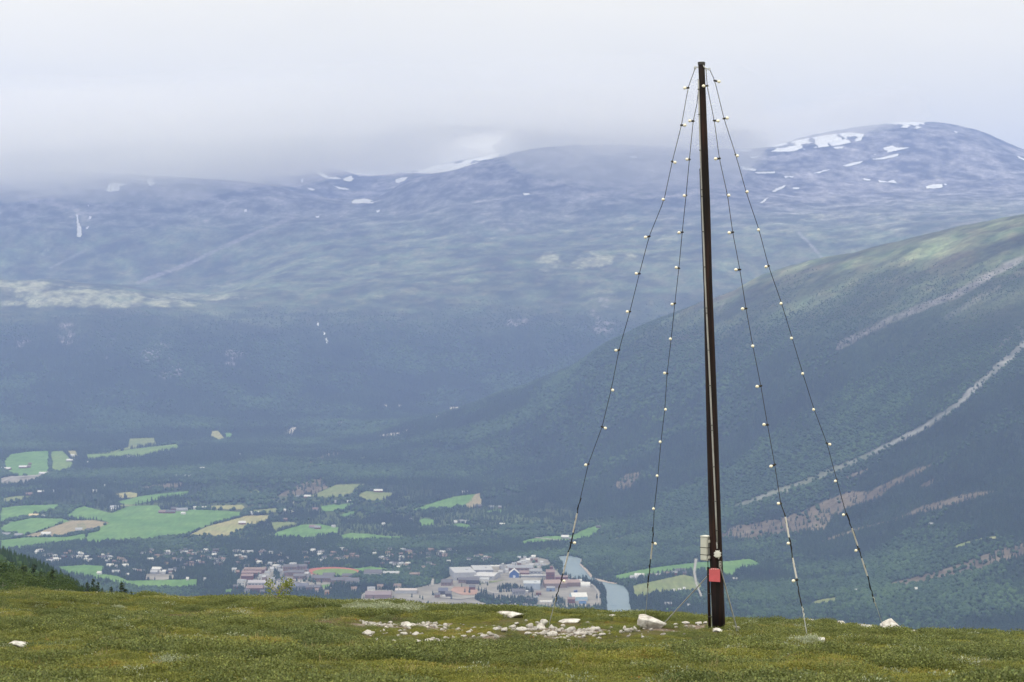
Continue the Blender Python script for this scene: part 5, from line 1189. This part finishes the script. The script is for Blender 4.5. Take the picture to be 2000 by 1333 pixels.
for (k_, u, vt, D, wd) in [('s',30,1106,225,1.1),('b',20,1102,235,1.2),('b',80,1118,205,1.1),('b',92,1116,215,1.1),('b',112,1122,200,1.0),('s',122,1124,200,.9),('b',128,1128,195,1.0),('b',66,1132,150,1.1),('b',90,1134,150,1.0),('s',58,1114,225,1.0),('s',80,1112,225,.9),
      ('b',6,1118,190,1.2),('b',14,1134,140,1.2),('b',110,1138,150,1.0),('b',132,1138,160,.9),('s',138,1130,210,.9),('s',148,1138,200,.9),('b',150,1143,170,.8),('s',160,1141,200,.8),('b',185,1146,170,.8),('s',200,1146,190,.8),('b',205,1153,160,.7),('s',228,1151,190,.7),('s',256,1152,190,.7),
      ('b',262,1160,170,.6),('s',272,1160,200,.6),('b',-20,1092,220,1.3),('s',-30,1090,230,1.2),('b',-45,1110,180,1.2),('b',38,1140,120,1.0),('b',75,1143,130,.9),('b',0,1143,120,1.1),('s',290,1166,200,.6),('b',98,1147,130,.8),('b',124,1149,130,.8),('b',160,1153,140,.7),('s',348,1166,230,.8)]:
    near_tree(k_, u, vt, D, wd, 'dark spruce packed in the grove below the left hill edge' if k_ == 's' else 'leafy birch packed in the grove below the left hill edge', 'spruces of the left grove' if k_ == 's' else 'birches of the left grove')
# ------------------------------------------------------------------ air, mist, sky, light, camera
bm = bmesh.new(); box(bm, (0, 9800, 400), (30000, 20200, 2180)); hz = bm_obj('haze', bm, None); tag(hz, kind='stuff')
hz['label'] = 'blue haze filling the valley air'; hz['category'] = 'haze'
def vol(name, c, dens, aniso=0):
    m = bpy.data.materials.new(name); m.use_nodes = True; nt = m.node_tree
    for n in list(nt.nodes):
        if n.type == 'BSDF_PRINCIPLED': nt.nodes.remove(n)
    pv = nt.nodes.new('ShaderNodeVolumePrincipled'); pv.inputs['Color'].default_value = (*c, 1); pv.inputs['Density'].default_value = dens; pv.inputs['Anisotropy'].default_value = aniso
    nt.links.new(pv.outputs[0], nt.nodes['Material Output'].inputs['Volume']); return m
hz.data.materials.append(vol('valley_haze', (.38, .52, 1.0), 7.2e-5))
def mist(name, label, u0, u1, D0, D1, zbot, ztop, dens, seed, nx=260, ny=60):
    """closed lens of mist lying on the summits; zbot, ztop are functions of u"""
    uu = np.linspace(u0, u1, nx); dd = np.linspace(D0, D1, ny); A, Bd = np.meshgrid(uu, dd)
    X = (A-U0)/F*Bd
    zb = zbot(A)+110*fbm(X/700, Bd/1300, 3, seed)+60*fbm(X/220, Bd/500, 3, seed+5); zt = ztop(A)+120*fbm(X/1500, Bd/1500, 3, seed+9)
    th = np.maximum(zt-zb, 40)
    e = np.clip((A-u0)/(u1-u0), 0, 1); f = np.clip((Bd-D0)/(D1-D0), 0, 1)
    lens = np.clip(np.minimum(np.minimum(e, 1-e)/.10, np.minimum(f, 1-f)/.22), 0, 1)**.7
    mid = zb+.35*th; lo = mid-(mid-zb)*lens; hi = mid+(zb+th-mid)*lens+.5
    n = nx*ny; V = np.vstack([np.stack([X, Bd, lo], -1).reshape(-1, 3), np.stack([X, Bd, hi], -1).reshape(-1, 3)])
    g = np.arange(n).reshape(ny, nx); q = lambda h: np.stack([h[:-1, :-1], h[:-1, 1:], h[1:, 1:], h[1:, :-1]], -1).reshape(-1, 4)
    Fs = [q(g)[:, ::-1], q(g+n)]
    rim = np.concatenate([g[0, :], g[1:, -1], g[-1, -2::-1], g[-2:0:-1, 0]]); nx_ = np.roll(rim, -1)
    Fs.append(np.stack([rim, nx_, nx_+n, rim+n], -1))
    me = np_mesh(name, V, np.vstack(Fs)); o = obj(name, me); tag(o, label, 'mist', None, 'stuff'); me.materials.append(vol(name+'_vapour', (1.0, .985, .94), dens)); return o
itp = lambda ku, kz: (lambda A: np.interp(A, ku, kz))
for q, (word, dz, top_, sd) in enumerate((('lowest', -25, 1120, 5), ('second', 0, 1260, 105), ('third', 30, 1390, 205), ('topmost', 60, 1500, 305))):
    mist('mist', 'the %s layer of low grey cloud hiding the summits on the left' % word, -700+9*q, 1500+12*q, 11600-90*q, 16500-110*q,
         itp([-700, 0, 300, 500, 650, 800, 950, 1080, 1200, 1350, 1500], np.array([790, 790, 830, 880, 1000, 1040, 1080, 1080, 1040, 1040, 1080])+dz),
         itp([-700, 0, 900, 1200, 1500], np.array([0, 0, 0, 30, 30])+top_), 1/2300, sd)
mist('mist', 'thin veil of mist on the left flank of the right summit', 1380, 1820, 12600, 14900,
     itp([1380, 1500, 1650, 1820], [1080, 1080, 1180, 1330]), itp([1380, 1500, 1650, 1820], [1250, 1330, 1460, 1500]), 1/1500, 15, 60, 24)

mist('mist', 'whitish mist drifting over the middle summit left of the pole', 960, 1500, 11900, 14300,
     itp([960, 1100, 1220, 1350, 1500], [900, 760, 640, 680, 900]), itp([960, 1100, 1220, 1350, 1500], [1150, 1250, 1250, 1250, 1150]), 1/1500, 25, 120, 30)
mist('mist', 'ragged thin mist hanging below the grey cloud on the left', -700, 980, 11000, 14600,
     itp([-700, 0, 300, 500, 700, 980], [660, 660, 690, 760, 900, 980]), itp([-700, 0, 700, 980], [960, 960, 1050, 1150]), 1/2600, 35, 220, 50)
sun_el, sun_az = R(48), R(-35)
w = bpy.data.worlds.new('World'); S.world = w; w.use_nodes = True; nt = w.node_tree; bg = nt.nodes['Background']
sky = nt.nodes.new('ShaderNodeTexSky'); sky.sky_type = 'NISHITA'; sky.sun_disc = False; sky.sun_elevation = sun_el; sky.sun_rotation = sun_az+math.pi*0; sky.altitude = 1000
tc = nt.nodes.new('ShaderNodeTexCoord'); sp = nt.nodes.new('ShaderNodeSeparateXYZ'); nt.links.new(tc.outputs['Generated'], sp.inputs[0])
el = N(nt, 'ShaderNodeMapRange'); el.inputs[1].default_value = 0; el.inputs[2].default_value = 1; el.inputs[3].default_value = 1.0; el.inputs[4].default_value = 2.3
nt.links.new(sp.outputs['Z'], el.inputs[0])                                       # overcast sky: brighter towards the zenith
mp = nt.nodes.new('ShaderNodeMapping'); mp.inputs['Scale'].default_value = (3, 3, 11); nt.links.new(tc.outputs['Generated'], mp.inputs[0])
cn = nt.nodes.new('ShaderNodeTexNoise'); cn.inputs['Scale'].default_value = 1.2; cn.inputs['Detail'].default_value = 5; cn.inputs['Roughness'].default_value = .5; nt.links.new(mp.outputs[0], cn.inputs['Vector'])
cr = ramp(nt, [(.3, (1.08, 1.00, .77)), (.5, (1.17, 1.08, .82)), (.7, (1.24, 1.14, .86))]); nt.links.new(cn.outputs[0], cr.inputs[0])
vm = N(nt, 'ShaderNodeVectorMath', operation='SCALE'); nt.links.new(cr.outputs[0], vm.inputs[0]); nt.links.new(el.outputs[0], vm.inputs[3])
sk = N(nt, 'ShaderNodeVectorMath', operation='SCALE'); nt.links.new(sky.outputs[0], sk.inputs[0]); sk.inputs[3].default_value = .10
nt.links.new(mix(nt, sk.outputs[0], vm.outputs[0], .93), bg.inputs['Color']); bg.inputs['Strength'].default_value = 1.0
sl = bpy.data.lights.new('Sun', 'SUN'); sl.energy = 1.1; sl.angle = R(12); sl.color = (1, .98, .95)
so = bpy.data.objects.new('Sun', sl); COL.objects.link(so)
sd = Vector((math.sin(sun_az)*math.cos(sun_el), -math.cos(sun_az)*math.cos(sun_el), math.sin(sun_el)))
so.rotation_euler = sd.to_track_quat('Z', 'Y').to_euler(); so.location = (0, 0, 50)
sky.sun_rotation = math.atan2(sd.x, sd.y)
cam = bpy.data.cameras.new('Camera'); cam.sensor_width = 36; cam.lens = F/2000*36; cam.shift_y = -(666.5-V0)/2000; cam.clip_end = 60000; cam.clip_start = .5
co = bpy.data.objects.new('Camera', cam); COL.objects.link(co); co.rotation_euler = (R(90), 0, 0); S.camera = co
cam.dof.use_dof = True; cam.dof.focus_distance = 36; cam.dof.aperture_fstop = 4.8
S.view_settings.view_transform = 'Standard'; S.view_settings.look = 'None'; S.view_settings.exposure = 0; S.view_settings.gamma = 1
S.cycles.volume_bounces = 8; S.cycles.max_bounces = 10; S.cycles.transparent_max_bounces = 8
print('objects', len(S.objects), 'bulbs', bulbs)
